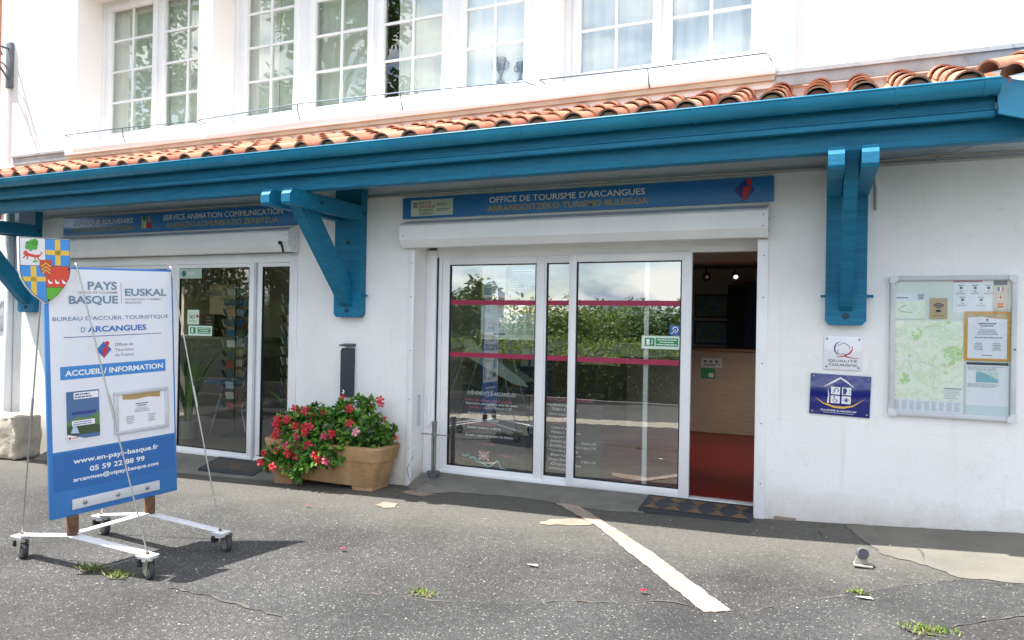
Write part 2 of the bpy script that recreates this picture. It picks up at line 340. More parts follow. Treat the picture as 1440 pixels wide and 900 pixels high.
_txt = {}
def text_mesh(s, bold, shear=0):
    k = (s, bold, shear)
    if k not in _txt:
        cu = bpy.data.curves.new('lettering_curve', 'FONT'); cu.body = s; cu.size = 1; cu.offset = bold; cu.shear = shear
        cu.fill_mode = 'FRONT'; cu.resolution_u = 3
        o = bpy.data.objects.new('lettering_curve', cu); C.objects.link(o); bpy.context.view_layer.update()
        me = bpy.data.meshes.new_from_object(o.evaluated_get(bpy.context.evaluated_depsgraph_get()))
        bpy.data.objects.remove(o); bpy.data.curves.remove(cu)
        vs = [v.co.copy() for v in me.vertices]; fs = [tuple(p.vertices) for p in me.polygons]; bpy.data.meshes.remove(me)
        _txt[k] = (vs, fs)
    return _txt[k]
class Art:
    """flat print on a face: local u, v in metres, lifted off the face by thin layers"""
    def __init__(s, o, ex, ey, n): s.o, s.ex, s.ey, s.n = Vector(o), Vector(ex), Vector(ey), Vector(n); s.mb = MB(); s.mats = []; s.h = .0015
    def mi(s, mat):
        if mat not in s.mats: s.mats.append(mat)
        s.mb.m = s.mats.index(mat)
    def P(s, u, v, l): return s.o+s.ex*u+s.ey*v+s.n*(s.h+.0008*l)
    def poly(s, pts, mat, l=0):
        s.mi(mat); s.mb.faces([s.P(u, v, l) for u, v in pts], [tuple(range(len(pts)))]); return s
    def rect(s, u0, v0, u1, v1, mat, l=0): return s.poly([(u0, v0), (u1, v0), (u1, v1), (u0, v1)], mat, l)
    def disc(s, u, v, r, mat, l=0, seg=20, ry=None): return s.poly([(u+r*math.cos(2*math.pi*k/seg), v+(ry or r)*math.sin(2*math.pi*k/seg)) for k in range(seg)], mat, l)
    def ring(s, u, v, r, w_, mat, l=0, a0=0, a1=360, seg=24):
        for k in range(seg):
            a, b = R(a0+(a1-a0)*k/seg), R(a0+(a1-a0)*(k+1)/seg)
            s.poly([(u+r*math.cos(a), v+r*math.sin(a)), (u+r*math.cos(b), v+r*math.sin(b)), (u+(r-w_)*math.cos(b), v+(r-w_)*math.sin(b)), (u+(r-w_)*math.cos(a), v+(r-w_)*math.sin(a))], mat, l)
        return s
    def line(s, pts, w_, mat, l=0):
        ws = w_ if isinstance(w_, (list, tuple)) else [w_]*len(pts); V = [Vector(p) for p in pts]
        q = []
        for i, p in enumerate(V):
            d = (V[min(i+1, len(V)-1)]-V[max(i-1, 0)]).normalized(); nn = Vector((-d.y, d.x))*ws[i]/2; q.append((p+nn, p-nn))
        for a, b in zip(q, q[1:]): s.poly([a[0], a[1], b[1], b[0]], mat, l)
        return s
    def text(s, t, u0, v0, u1, v1, mat, bold=0, l=2, slope=0, shear=0):
        vs, fs = text_mesh(t, bold, shear); xs = [p.x for p in vs]; x0, x1 = min(xs), max(xs)
        sx = (u1-u0)/(x1-x0); sy = (v1-v0)/.73; s.mi(mat)
        s.mb.faces([s.P(u0+(p.x-x0)*sx, v0+p.y*sy+slope*(p.x-x0)*sx, l) for p in vs], fs); return s
    def greek(s, u0, v0, u1, v1, rows, mat, l=1, fill=.45, seed=1, centre=False):   # text too small to read in the photograph
        rn = random.Random(seed); h = (v1-v0)/rows
        for i in range(rows):
            y = v1-h*(i+.5); x = u0; end = u1-(u1-u0)*rn.uniform(0, .35)
            if centre: x = u0+(u1-end)/2; end = u1-(u1-end)/2
            while x < end:
                wd = min(rn.uniform(.06, .2)*(u1-u0), end-x); s.rect(x, y-h*fill/2, x+wd, y+h*fill/2, mat, l); x += wd+.025*(u1-u0)
        return s
    def build(s, name, parent): return s.mb.build(name, s.mats, parent, smooth=0, recalc=False)

# ------------------------------------------------------------------ ground
GX = [-14, -6, -3.8, -.5, .3, 1.4, 4, 12]; GZ = [-.4, -.16, -.083, .005, .05, .125, .28, .5]
def g(x):
    if x <= GX[0]: return GZ[0]
    for i in range(len(GX)-1):
        if x <= GX[i+1]: return GZ[i]+(GZ[i+1]-GZ[i])*(x-GX[i])/(GX[i+1]-GX[i])
    return GZ[-1]
def gy(x, y):
    z = g(x)
    if y < -12: z -= 5.5*min(1, (-12-y)/18)
    if y > .45: z -= .6
    return z
gm = MB(); xs = sorted(set([-400, -200, -100, -60, -40, -30, -20]+GX+[i*.5 for i in range(-20, 9)]+[20, 40, 60, 100, 200, 400]))
ys = [-600, -300, -150, -100, -70, -50, -40, -30, -25, -20, -16, -14, -12, -10, -8, -6, -5, -4, -3, -2, -1, 0, .4, .5, 5, 20, 60, 300]
gv = [[gm.bm.verts.new((x, y, gy(x, y))) for x in xs] for y in ys]
for j in range(len(ys)-1):
    for i in range(len(xs)-1):
        f = gm.bm.faces.new((gv[j][i], gv[j][i+1], gv[j+1][i+1], gv[j+1][i])); f.material_index = 1 if ys[j+1] <= -9.6 else 0
meadow = worn('meadow', '#4c5f2c', '#65783a', .6, .95, .4, 20)
tag(gm.build('ground', [asphalt_a, meadow], smooth=0), kind='structure')
def sheet(name, pts, mat, off=.004, jag=0, seed=1, kind='structure'):
    if jag:
        rn = random.Random(seed); q = []
        for i, a in enumerate(pts):
            b = pts[(i+1) % len(pts)]; n = max(1, int(math.dist(a, b)/.06))
            for k in range(n):
                t = k/n; q.append((a[0]+(b[0]-a[0])*t+rn.uniform(-jag, jag)*(k > 0), a[1]+(b[1]-a[1])*t+rn.uniform(-jag, jag)*(k > 0)))
        pts = q
    bm = bmesh.new(); f = bm.faces.new([bm.verts.new((x, y, 0)) for x, y in pts]); bmesh.ops.triangulate(bm, faces=[f])
    for gx in GX: bmesh.ops.bisect_plane(bm, geom=bm.verts[:]+bm.edges[:]+bm.faces[:], plane_co=(gx, 0, 0), plane_no=(1, 0, 0), dist=1e-5)
    for v in bm.verts: v.co.z = g(v.co.x)+off
    bmesh.ops.recalc_face_normals(bm, faces=bm.faces)
    if sum(f.normal.z for f in bm.faces) < 0: bmesh.ops.reverse_faces(bm, faces=bm.faces)
    mb = MB(); mb.bm.free(); mb.bm = bm
    return tag(mb.build(name, mat, smooth=0, recalc=False), kind=kind)
def ribbon(name, pts, w_, mat, off=.012, seed=1):
    rn = random.Random(seed); P_ = []
    for a, b in zip(pts, pts[1:]):
        n = max(1, int(math.dist(a, b)/.05))
        for k in range(n): P_.append((a[0]+(b[0]-a[0])*k/n+rn.uniform(-.012, .012), a[1]+(b[1]-a[1])*k/n+rn.uniform(-.012, .012)))
    P_.append(pts[-1]); mb = MB(); prev = None
    for i, p in enumerate(P_):
        q = P_[min(i+1, len(P_)-1)]; o = P_[max(i-1, 0)]; d = Vector((q[0]-o[0], q[1]-o[1])).normalized(); ww = w_*rn.choice((.03, .1, .4, .8, 1.4))/2
        a = (p[0]-d.y*ww, p[1]+d.x*ww); b = (p[0]+d.y*ww, p[1]-d.x*ww)
        cur = (mb.bm.verts.new((a[0], a[1], g(a[0])+off)), mb.bm.verts.new((b[0], b[1], g(b[0])+off)))
        if prev: mb.bm.faces.new((prev[0], prev[1], cur[1], cur[0]))
        prev = cur
    return tag(mb.build(name, mat, smooth=0), kind='structure')
# wide pale worn band along the building, the newer trench patch, the pale cement strip by the right wall
sheet('asphalt_trench', [(-3.67, -3.07), (-3.30, -3.08), (-2.72, -3.16), (-2.2, -3.5), (-1.2, -4.4), (.1, -4.6), (.45, -2.23), (.67, -1.98), (1.01, -1.74), (3, -1.2), (3, -1.0), (1.125, -1.218), (.784, -1.21), (.438, -1.453), (.162, -1.674), (-.139, -1.925), (-.387, -2.162), (-1.086, -2.263), (-1.686, -2.534), (-2.2, -2.62), (-3.0, -2.8)], asphalt_b, .003)
sheet('cement_strip', [(.20, -.02), (4, -.02), (4, -1.0), (1.13, -1.20), (.80, -1.18), (.66, -.98), (.42, -.80), (.30, -.45)], cement, .005, .018, 5)
ribbon('asphalt_seam', [(-3.75, -3.05), (-3.669, -3.067), (-3.302, -3.081), (-2.721, -3.16), (-2.2, -3.5)], .017, seam_mat, .0052, 2)
ribbon('asphalt_seam', [(-2.6, -2.7), (-2.011, -2.621), (-1.686, -2.534), (-1.359, -2.352), (-1.086, -2.263), (-.787, -2.116), (-.387, -2.162), (-.139, -1.925), (.162, -1.674), (.438, -1.453), (.784, -1.21), (.945, -1.231), (3, -1.0)], .017, seam_mat, .0052, 3)
ribbon('asphalt_seam', [(.3, -2.6), (.455, -2.231), (.54, -2.115), (.668, -1.982), (1.011, -1.739), (3, -1.2)], .017, seam_mat, .0052, 4)
ribbon('ground_crack', [(.641, -.411), (.646, -.642), (.657, -.773), (.651, -.962), (.634, -1.042)], .012, seam_mat, .0080, 5)
ribbon('ground_crack', [(.046, -.057), (.015, -.263), (.035, -.402)], .012, seam_mat, .0080, 6)
sheet('painted_line', [(-2.19, -.16), (-2.03, -.10), (-1.085, -1.233), (-.435, -2.134), (-.572, -2.207), (-1.104, -1.476), (-1.636, -.741)], road_paint, .007, .006, 4)
sheet('mortar_patch', [(-2.099, -.80), (-1.97, -.66), (-1.78, -.60), (-1.66, -.66), (-1.69, -.75), (-1.84, -.82), (-1.989, -.87)], beige_patch, .0055, .035, 6)
sheet('mortar_patch', [(-3.688, -.837), (-3.686, -.692), (-3.519, -.712), (-3.471, -.834), (-3.552, -.894)], beige_patch, .005, .015, 7)
sheet('mortar_patch', [(-3.75, -.30), (-3.45, -.40), (-3.36, -.27), (-3.5, -.2), (-3.72, -.2)], beige_patch, .006, .02, 8)
# sloping concrete sills in front of the two doors, their front edges broken
def sill(name, edge, yb, zb, mat):
    mb = MB(); rn = random.Random(3); pts = []
    for a, b in zip(edge, edge[1:]):
        for k in range(6): pts.append((a[0]+(b[0]-a[0])*k/6, a[1]+(b[1]-a[1])*k/6+rn.uniform(-.012, .012)))
    pts.append(edge[-1]); prev = None
    for x, y in pts:
        cur = [mb.bm.verts.new((x, y, g(x)+.002)), mb.bm.verts.new((x, y+.012, g(x)+.022)), mb.bm.verts.new((x, yb, zb))]
        if prev:
            for k in (0, 1): mb.bm.faces.new((prev[k], cur[k], cur[k+1], prev[k+1]))
        prev = cur
    return tag(mb.build(name, mat, smooth=60), kind='structure')
sill('concrete_step', [(-3.80, -.10), (-3.6, -.24), (-3.4, -.2), (-3.29, -.10), (-2.978, -.08), (-2.686, -.06), (-2.31, -.1), (-1.941, -.2), (-1.653, -.25), (-1.418, -.2), (-1.2, -.14), (-.5, -.05)], .34, .045, concrete)
sill('concrete_step', [(-9.2, -.34), (-7.8, -.35), (-6.8, -.33), (-5.8, -.32), (-5.33, -.3)], .16, -.012, concrete)

# road kerb line seen in the door glass: a pale kerb along the hedge
tag(MB().box(-30, 14, -8.02, -7.9, -.6, -.02, .01).build('kerb', concrete), kind='structure')
sheet('gravel_strip', [(-11, -4.7), (3.2, -4.6), (3.2, -5.2), (-11, -5.35)], worn('gravel_strip', '#8f877a', '#a59d8f', 9, .9, .5, 60, '#6a655d'), .008, .06, 14)

# ------------------------------------------------------------------ the building
bld = thing('tourist_office', (-4.4, .2, 0), 'white rendered two storey office building with blue timber canopy and tiled roof', 'building')
lw_ = MB()
TOPZ = 2.885
for x0, x1 in ((-10.63, -9.22), (-5.32, -3.82), (-.42, 4.0)): lw_.box(x0, x1, 0, .3, -.6, TOPZ)
for x0, x1 in ((-9.22, -5.32), (-3.82, -.42)): lw_.box(x0, x1, 0, .3, 2.42, TOPZ)
lw_.box(-10.63, 4.0, .05, .3, TOPZ, 3.6)
lw_.build('lower_wall', render_white, bld)
xbox('wall_base', beige_patch, bld, -.33, -.16, -.02, -.002, -.02, .045, bev=.006)

# upper wall with three openings
uw = MB(); ZT = 6.6; ops = ((-9.05, -6.88), (-6.67, -2.52), (-2.37, -.46)); Z0, Z1 = 3.86, 5.86
xs_ = [-10.63]+[v for o in ops for v in o]+[-.225]
for i in range(0, len(xs_), 2): uw.box(xs_[i], xs_[i+1], 0, .42, 3.6, ZT)
for a, b in ops: uw.box(a, b, 0, .42, 3.6, Z0); uw.box(a, b, 0, .42, Z1, ZT)
uw.box(-.225, 4, .03, .42, 3.6, ZT)
uw.build('upper_wall', upper_white, bld)
xbox('brick_return', brickred, bld, -13, -10.64, .02, .4, 3.0, 6.6)
led = MB(); led.box(-9.17, -.374, -.055, -.003, 3.70, 3.845, .006); led.build('window_ledge', upper_white, bld)
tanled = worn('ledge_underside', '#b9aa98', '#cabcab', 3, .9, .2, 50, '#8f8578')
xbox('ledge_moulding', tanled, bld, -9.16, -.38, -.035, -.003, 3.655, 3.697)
fl = MB(); fl.box(-10.3, -9.18, -.02, -.003, 3.66, 3.77); fl.box(-10.3, -9.18, -.035, -.021, 3.755, 3.785); fl.box(-.37, 4, -.02, -.003, 3.60, 3.70); fl.box(-.37, 4, -.04, -.021, 3.69, 3.722)
sep(fl, 'flashing', zinc, bld)

curt = {}
def curtain_mesh(x0, x1, y, z0, z1, amp=.02, n=None):
    mb = MB(); n = n or int((x1-x0)/.02); prev = None
    for i in range(n+1):
        x = x0+(x1-x0)*i/n; yy = y+amp*math.sin(i*1.1)+amp*.6*math.sin(i*.37+x)
        cur = (mb.bm.verts.new((x, yy, z0)), mb.bm.verts.new((x, yy, z1)))
        if prev: mb.bm.faces.new((prev[0], cur[0], cur[1], prev[1]))
        prev = cur
    return mb
c_green = plain('#c3c7be', .9); c_blue = plain('#d3d8e4', .9); c_grey = plain('#d6d5d0', .9); c_white = plain('#f0f0f4', .9)
def window(op, leaves, curtains):
    a, b = op; y = .36
    fr = MB(); fr.box(a, b, y, y+.06, Z0, Z0+.09, .004); fr.box(a, b, y, y+.06, Z1-.06, Z1, .004)
    fr.box(a, a+.07, y, y+.06, Z0+.09, Z1-.06, .004); fr.box(b-.07, b, y, y+.06, Z0+.09, Z1-.06, .004)
    eds = [a+.069]+[v for l in leaves for v in (l[0]-.070, l[1]+.070)]+[b-.069]
    for i in range(0, len(eds), 2): fr.box(eds[i], eds[i+1], y+.006, y+.052, Z0+.089, Z1-.059)
    W_ = fr.build('window', pvc, bld)
    for x0, x1 in leaves:
        z0, z1 = 4.06, 5.72; s = .075
        c = MB()
        c.box(x0-s, x0, y-.02, y+.05, z0-s, z1+s, .006); c.box(x1, x1+s, y-.02, y+.05, z0-s, z1+s, .006)
        c.box(x0, x1, y-.018, y+.05, z0-s, z0, .006); c.box(x0, x1, y-.018, y+.05, z1, z1+s, .006)
        mxx = (x0+x1)/2; c.box(mxx-.014, mxx+.014, y+.008, y+.024, z0, z1)
        for k in (1, 2, 3): zz = z0+(z1-z0)*k/4; c.box(x0, mxx-.0145, y+.008, y+.024, zz-.013, zz+.013); c.box(mxx+.0145, x1, y+.008, y+.024, zz-.013, zz+.013)
        c.build('casement', pvc, W_)
        pn = MB(); pn.faces([(x0, y+.03, z0), (x1, y+.03, z0), (x1, y+.03, z1), (x0, y+.03, z1)], [(0, 1, 2, 3)]); pn.build('pane', glass_upper, W_, smooth=0)
    for x0, x1, mm in curtains: curtain_mesh(x0, x1, y+.11, 3.9, 5.85, .004 if mm is not c_blue else .010).build('curtain', mm, W_)
    return W_
window(ops[0], [(-8.86, -8.07), (-7.86, -7.07)], [(-9.0, -8.5, c_grey), (-8.5, -8.02, c_green), (-7.95, -7.0, c_green)])
window(ops[1], [(-6.46, -5.74), (-5.44, -4.70), (-4.49, -3.75), (-3.47, -2.80)], [(-6.6, -6.05, c_grey), (-6.05, -5.6, c_green), (-5.5, -4.6, c_green), (-4.36, -3.7, c_grey), (-3.6, -2.6, c_white)])
window(ops[2], [(-2.20, -1.49), (-1.31, -.605)], [(-2.3, -1.4, c_blue), (-1.38, -.5, c_blue)])
MB().box(-10, .5, 1.9, 2.0, 3.7, 6.5).build('upper_room_wall', int_dark, bld)
MB().box(-10, .5, .45, 2.0, 6.0, 6.1).build('upper_ceiling', int_ceil, bld)
MB().box(-10, .5, .45, 2.0, 3.7, 3.8).build('upper_floor', oak, bld)

# --- canopy
XL, XR = -10.65, .97
EY, EZ, SL = -1.17, 3.112, math.tan(R(20.5))
tl = MB(); rn = random.Random(5)
def barrel(mb, p0, p1, r0, r1, up_, concave=False, th=.013, seg=9):
    p0, p1 = Vector(p0), Vector(p1); ax = (p1-p0).normalized(); side = ax.cross(Vector(up_)).normalized(); n = side.cross(ax).normalized()
    if n.z < 0: n = -n
    if concave: n = -n
    rings = []
    for p, r in ((p0, r0), (p1, r1)):
        for rr in (r, r-th): rings.append([mb.bm.verts.new(p+side*math.cos(math.pi*k/seg)*rr+n*math.sin(math.pi*k/seg)*rr*.92) for k in range(seg+1)])
    a, ai, b, bi = rings
    for k in range(seg):
        for q in ((a[k], a[k+1], b[k+1], b[k]), (ai[k+1], ai[k], bi[k], bi[k+1]), (ai[k], ai[k+1], a[k+1], a[k]), (b[k], b[k+1], bi[k+1], bi[k])): mb.bm.faces.new(q)
    for k in (0, seg): mb.bm.faces.new((a[k], b[k], bi[k], ai[k]))
n_t = 41
for i in range(n_t):
    x = -.039-.2855*i+.855
    if x < XL or x > XR: continue
    for k in range(4):
        j = rn.uniform(-.006, .006); y0 = EY+.34*k+rn.uniform(-.012, .012); y1 = y0+.42
        h = .018*(k % 2 == 0)*0+.012
        barrel(tl, (x+j, y0, EZ+(y0-EY)*SL+h), (x+j, y1, EZ+(y1-EY)*SL-.004), .090, .074, (0, 0, 1))
        if k == 0: tl.prism([(.074*math.cos(math.pi*q/8), .066*math.sin(math.pi*q/8)) for q in range(9)], (x+j, y0+.016, EZ+(y0-EY)*SL+h-.004), (1, 0, 0), (0, 0, 1), (0, .02, 0))
        xx = x+.1428; y0 = EY+.34*k+.03; y1 = y0+.42
        if xx < XR: barrel(tl, (xx, y0, EZ+(y0-EY)*SL+.02), (xx, y1, EZ+(y1-EY)*SL+.03), .085, .09, (0, 0, 1), True)
tl.build('roof_tiles', tile_mat, bld, smooth=50)
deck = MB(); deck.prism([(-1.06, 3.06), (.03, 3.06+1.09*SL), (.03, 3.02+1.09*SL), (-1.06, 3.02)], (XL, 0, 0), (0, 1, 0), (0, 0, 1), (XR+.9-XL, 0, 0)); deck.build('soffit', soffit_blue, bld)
fa = MB(); fa.box(XL, XR, -1.085, -1.055, 2.925, 3.10, .004); fa.box(XL, XR, -1.105, -1.087, 2.925, 2.965, .006); fa.box(XL, XR, -1.095, -1.087, 2.969, 2.985, .003); fa.build('fascia', timber_blue, bld)
gu = MB(); gyc, gzc, gr = -1.17, 3.118, .078
prof = [(gyc+gr*math.cos(a), gzc+gr*math.sin(a)*1.0) for a in [math.pi+math.pi*k/12 for k in range(13)]]
pin = [(gyc+(gr-.004)*math.cos(a), gzc+(gr-.004)*math.sin(a)) for a in [2*math.pi-math.pi*k/12 for k in range(13)]]
gu.prism(prof+pin, (XL, 0, 0), (0, 1, 0), (0, 0, 1), (XR-XL, 0, 0))
gu.tube([(XL, gyc-gr, gzc+.002), (XR, gyc-gr, gzc+.002)], .008, 8)
gu.prism(prof, (XR, 0, 0), (0, 1, 0), (0, 0, 1), (.004, 0, 0))
gut = gu.build('gutter', gutter_blue, bld)
cl = MB()
for x in [-9.1, -8.5, -7.85, -7.149, -6.42, -5.66, -4.95, -4.25, -3.55, -2.856, -2.158, -1.49, -.834, -.186, .425, .9]:
    prof2 = [(gyc+(gr+.004)*math.cos(a), gzc+(gr+.004)*math.sin(a)) for a in [math.pi+math.pi*k/12 for k in range(13)]]
    cl.prism(prof2+[(gyc+gr, gzc), (gyc-gr, gzc)], (x-.012, 0, 0), (0, 1, 0), (0, 0, 1), (.024, 0, 0))
sep(cl, 'gutter_bracket', gutter_blue, gut)
xbox('beam', timber_blue, bld, XL, XR+.9, -1.0, -.89, 2.798, 3.0, bev=.012)
# adjoining roof end on the right: verge board dropping away, with its own tiles
vg = MB(); q = Vector((1, 0, -.33)).normalized()
vg.prism([(0, 0), (1.1, -.35), (1.1, -.12), (0, .22)], (XR+.005, -1.13, 2.94), (1, 0, 0), (0, 0, 1), (0, .03, 0))
vg.prism([(0, -.012), (1.1, -.362), (1.1, -.32), (0, .03)], (XR+.005, -1.155, 2.94), (1, 0, 0), (0, 0, 1), (0, .024, 0)); vg.build('verge_board', gutter_blue, bld)
vt = MB()
for i in range(7):
    for k in range(3):
        o_ = Vector((XR-.06+.13*i, -1.19, 3.165-.03*i))+Vector((.20, .22, .105))*k
        barrel(vt, o_+Vector((0, 0, .012)), o_+Vector((.26, .28, .13)), .078, .064, (0, 0, 1))
vt.build('verge_tiles', tile_mat, bld, smooth=50)

def bracket(x0, hw):
    b_ = MB(); b_.prism([(-hw, 1.665), (-hw+.03, 1.63), (hw-.03, 1.63), (hw, 1.665), (hw, 2.98), (-hw, 2.98)], (x0, -.10, 0), (1, 0, 0), (0, 0, 1), (0, .098, 0))
    o = b_.build('bracket', timber_blue, bld, smooth=0)
    for s in (-1, 1):
        a = MB(); xa = x0+s*(hw+.002)-(.1 if s > 0 else 0)
        a.prism([(-.101, 2.645), (-1.185, 2.645), (-1.20, 2.668), (-1.20, 2.74), (-1.16, 2.796), (-.101, 2.796)], (xa, 0, 0), (0, 1, 0), (0, 0, 1), (.1, 0, 0)); a.build('arm', timber_blue, o, smooth=0)
    br = MB(); d = Vector((0, .62, -.86)).normalized()
    bw = hw-.1-.004
    br.prism([(-.101, 1.74), (-.101, 1.97), (-.78, 2.795), (-1.04, 2.795), (-.17, 1.78)], (x0-bw, 0, 0), (0, 1, 0), (0, 0, 1), (2*bw, 0, 0)); br.build('brace', timber_blue, o, smooth=0)
    bo = MB()
    for z in (1.70, 2.42): bo.lathe([(.026, 0), (.026, .006), (.016, .006), (.016, .012)], (x0, -.10, z), (0, -1, 0), 14)
    for z in (2.75,): bo.lathe([(.02, 0), (.02, .006), (.012, .01)], (x0+hw+.002, -.75, z-.03), (1, 0, 0), 14); bo.lathe([(.02, 0), (.02, .006), (.012, .01)], (x0+hw, -.05, z-.03), (1, 0, 0), 14)
    sep(bo, 'bolt', plain('#0a3a55', .5), o)
    pn = MB(); pn.tube([(x0-hw-.035, -.05, 1.86), (x0-hw, -.05, 1.86)], .01, 8); pn.tube([(x0+hw, -.05, 1.86), (x0+hw+.05, -.05, 1.86)], .012, 8); sep(pn, 'pin', timber_blue, o)
bracket(.18, .148); bracket(-4.585, .168); bracket(-9.83, .168)

# --- cables along the top of the lower wall
cb = MB()
cb.tube([(-9.5, -.015, 2.90), (-7, -.015, 2.905), (-4.8, -.015, 2.9)], .012, 8); cb.tube([(-4.38, -.015, 2.897), (-2, -.015, 2.905), (0, -.015, 2.898)], .011, 8)
cb.tube([(.34, -.015, 2.90), (1, -.015, 2.897), (4, -.015, 2.90)], .011, 8); cb.tube([(.34, -.012, 2.93), (1, -.012, 2.935), (4, -.012, 2.935)], .010, 8)
cb.tube([(.34, -.03, 2.92), (.9, -.03, 2.95), (1.3, -.2, 3.05)], .006, 6); cb.tube([(.36, -.012, 2.88), (.385, -.012, 2.70), (.385, -.012, 2.54)], .010, 8)
for x in (-3.6, -2.9, -1.2, .8, 1.9, -6.2, -7.5): cb.box(x-.012, x+.012, -.03, 0, 2.885, 2.92)
cb.build('cable', plain('#a9a69e', .6), bld)
xbox('drainpipe', pvc, bld, -10.32, -10.22, -.09, -.004, -.3, 3.0, bev=.03)

# --- roller shutter boxes and frames
def shutter(x0, x1, trim_l, trim_r):
    b_ = MB(); b_.prism([(-.004, 2.345), (-.10, 2.345), (-.165, 2.415), (-.165, 2.555), (-.15, 2.575), (-.004, 2.625)], (x0, 0, 0), (0, 1, 0), (0, 0, 1), (x1-x0, 0, 0))
    o = b_.build('roller_shutter_box', pvc, bld, smooth=0)
    c = MB()
    for xa in (x0-.006, x1): c.prism([(-.004, 2.335), (-.105, 2.335), (-.173, 2.41), (-.173, 2.56), (-.155, 2.583), (-.004, 2.635)], (xa, 0, 0), (0, 1, 0), (0, 0, 1), (.006, 0, 0))
    sep(c, 'end_cap', pvc, o, smooth=0)
    s = MB()
    for xa, z in ((x1-.03, 2.43), (x1-.03, 2.52), (x0+.03, 2.46)): s.lathe([(.006, 0), (.006, .004)], (xa, -.165, z), (0, -1, 0), 8)
    for z in (2.4, 2.5): s.lathe([(.006, 0), (.006, .004)], (x1+.006, -.06, z), (1, 0, 0), 8)
    sep(s, 'screw', iron, o)
    return o
shutter(-3.90, -.41, 0, 0); shutter(-9.2, -5.325, 0, 0)
lk = MB(); lk.tube([(-5.40, -.19, 2.42), (-5.38, -.19, 2.38), (-5.385, -.17, 2.33)], .012, 8); lk.lathe([(.02, 0), (.02, .03)], (-5.42, -.165, 2.43), (0, -1, 0), 10); lk.build('shutter_latch', black, bld)
tr = MB()
tr.box(-3.885, -3.818, -.014, -.002, -.10, 2.335, .003); tr.box(-.492, -.405, -.016, .02, .0, 2.335, .003)
sep(tr, 'door_trim', pvc, bld)
sc = MB()
for z in (.3, .8, 1.3, 1.85, 2.2):
    sc.lathe([(.006, 0), (.006, .003)], (-3.85, -.014, z), (0, -1, 0), 8); sc.lathe([(.006, 0), (.006, .003)], (-.44, -.016, z), (0, -1, 0), 8)
sep(sc, 'screw', iron, bld)

# --- main sliding doors
sf = MB(); Y0 = .25
sf.box(-3.818, -3.70, Y0-.03, Y0+.10, -.02, 2.345, .006)               # left rail
sf.box(-3.70, -3.655, Y0+.02, Y0+.10, -.02, 2.345)
sf.box(-3.70, -.42, Y0+.015, Y0+.12, 2.27, 2.42, .006); sf.box(-3.70, -.42, Y0-.01, Y0+.014, 2.325, 2.42, .004)
sf.box(-3.655, -.42, Y0-.0, Y0+.12, .018, .05, .004)
front = sf.build('shop_front', pvc, bld)
dk = MB(); dk.box(-3.700, -3.690, Y0-.0, Y0+.019, .05, 2.27); dk.build('shadow_gap', black, front)
def leaf(x0, x1, sl, sr, y, zb, zt, extra=None):
    c = MB(); c.box(x0, x0+sl, y, y+.045, zb, zt, .005); c.box(x1-sr, x1, y, y+.045, zb, zt, .005)
    c.box(x0+sl, x1-sr, y+.002, y+.043, zb, zb+.075, .005); c.box(x0+sl, x1-sr, y+.002, y+.043, zt-.075, zt, .005)
    o = c.build('sliding_door', pvc, bld)
    p = MB(); p.faces([(x0+sl, y+.022, zb+.075), (x1-sr, y+.022, zb+.075), (x1-sr, y+.022, zt-.075), (x0+sl, y+.022, zt-.075)], [(0, 1, 2, 3)])
    p.build('pane', glass_door, o, smooth=0)
    k = MB(); xa, xb, za, zb2, ya = x0+sl, x1-sr, zb+.075, zt-.075, y+.0015
    for b_ in ((xa, xa+.010, za, zb2), (xb-.010, xb, za, zb2), (xa+.010, xb-.010, za, za+.010), (xa+.010, xb-.010, zb2-.010, zb2)): k.box(b_[0], b_[1], y+.006, y+.03, b_[2], b_[3])
    k.build('seal', black, o)
    return o
stripe_m = plain('#9c2148', .5)
def stripes(o, x0, x1, y):
    s = MB()
    for z in (1.805, 1.262): s.box(x0, x1, y-.0015, y+.0005, z-.024, z+.024)
    sep(s, 'warning_stripe', stripe_m, o)
d1 = leaf(-3.655, -2.507, .085, .09, Y0+.035, .03, 2.272); stripes(d1, -3.558, -2.609, Y0+.053)
d2 = leaf(-2.505, -2.18, .02, .012, Y0+.032, .03, 2.272); stripes(d2, -2.473, -2.204, Y0+.050)
d3 = leaf(-2.235, -1.068, .075, .092, Y0-.015, .045, 2.272); stripes(d3, -2.148, -1.172, Y0+.003)
md = MB(); md.box(-1.51, -1.466, Y0+.04, Y0+.07, .06, 2.27, .004); md.build('door_edge', pvc, front)
lev = MB(); lev.box(-3.765, -3.73, Y0-.05, Y0-.031, .50, .84, .006); lev.build('door_lever', pvc, front)
# thin cover strip on the left reveal
rv = MB(); rv.box(-3.819, -3.812, .09, .15, .52, .84, .003); rv.build('switch_plate', alu_grey, bld)

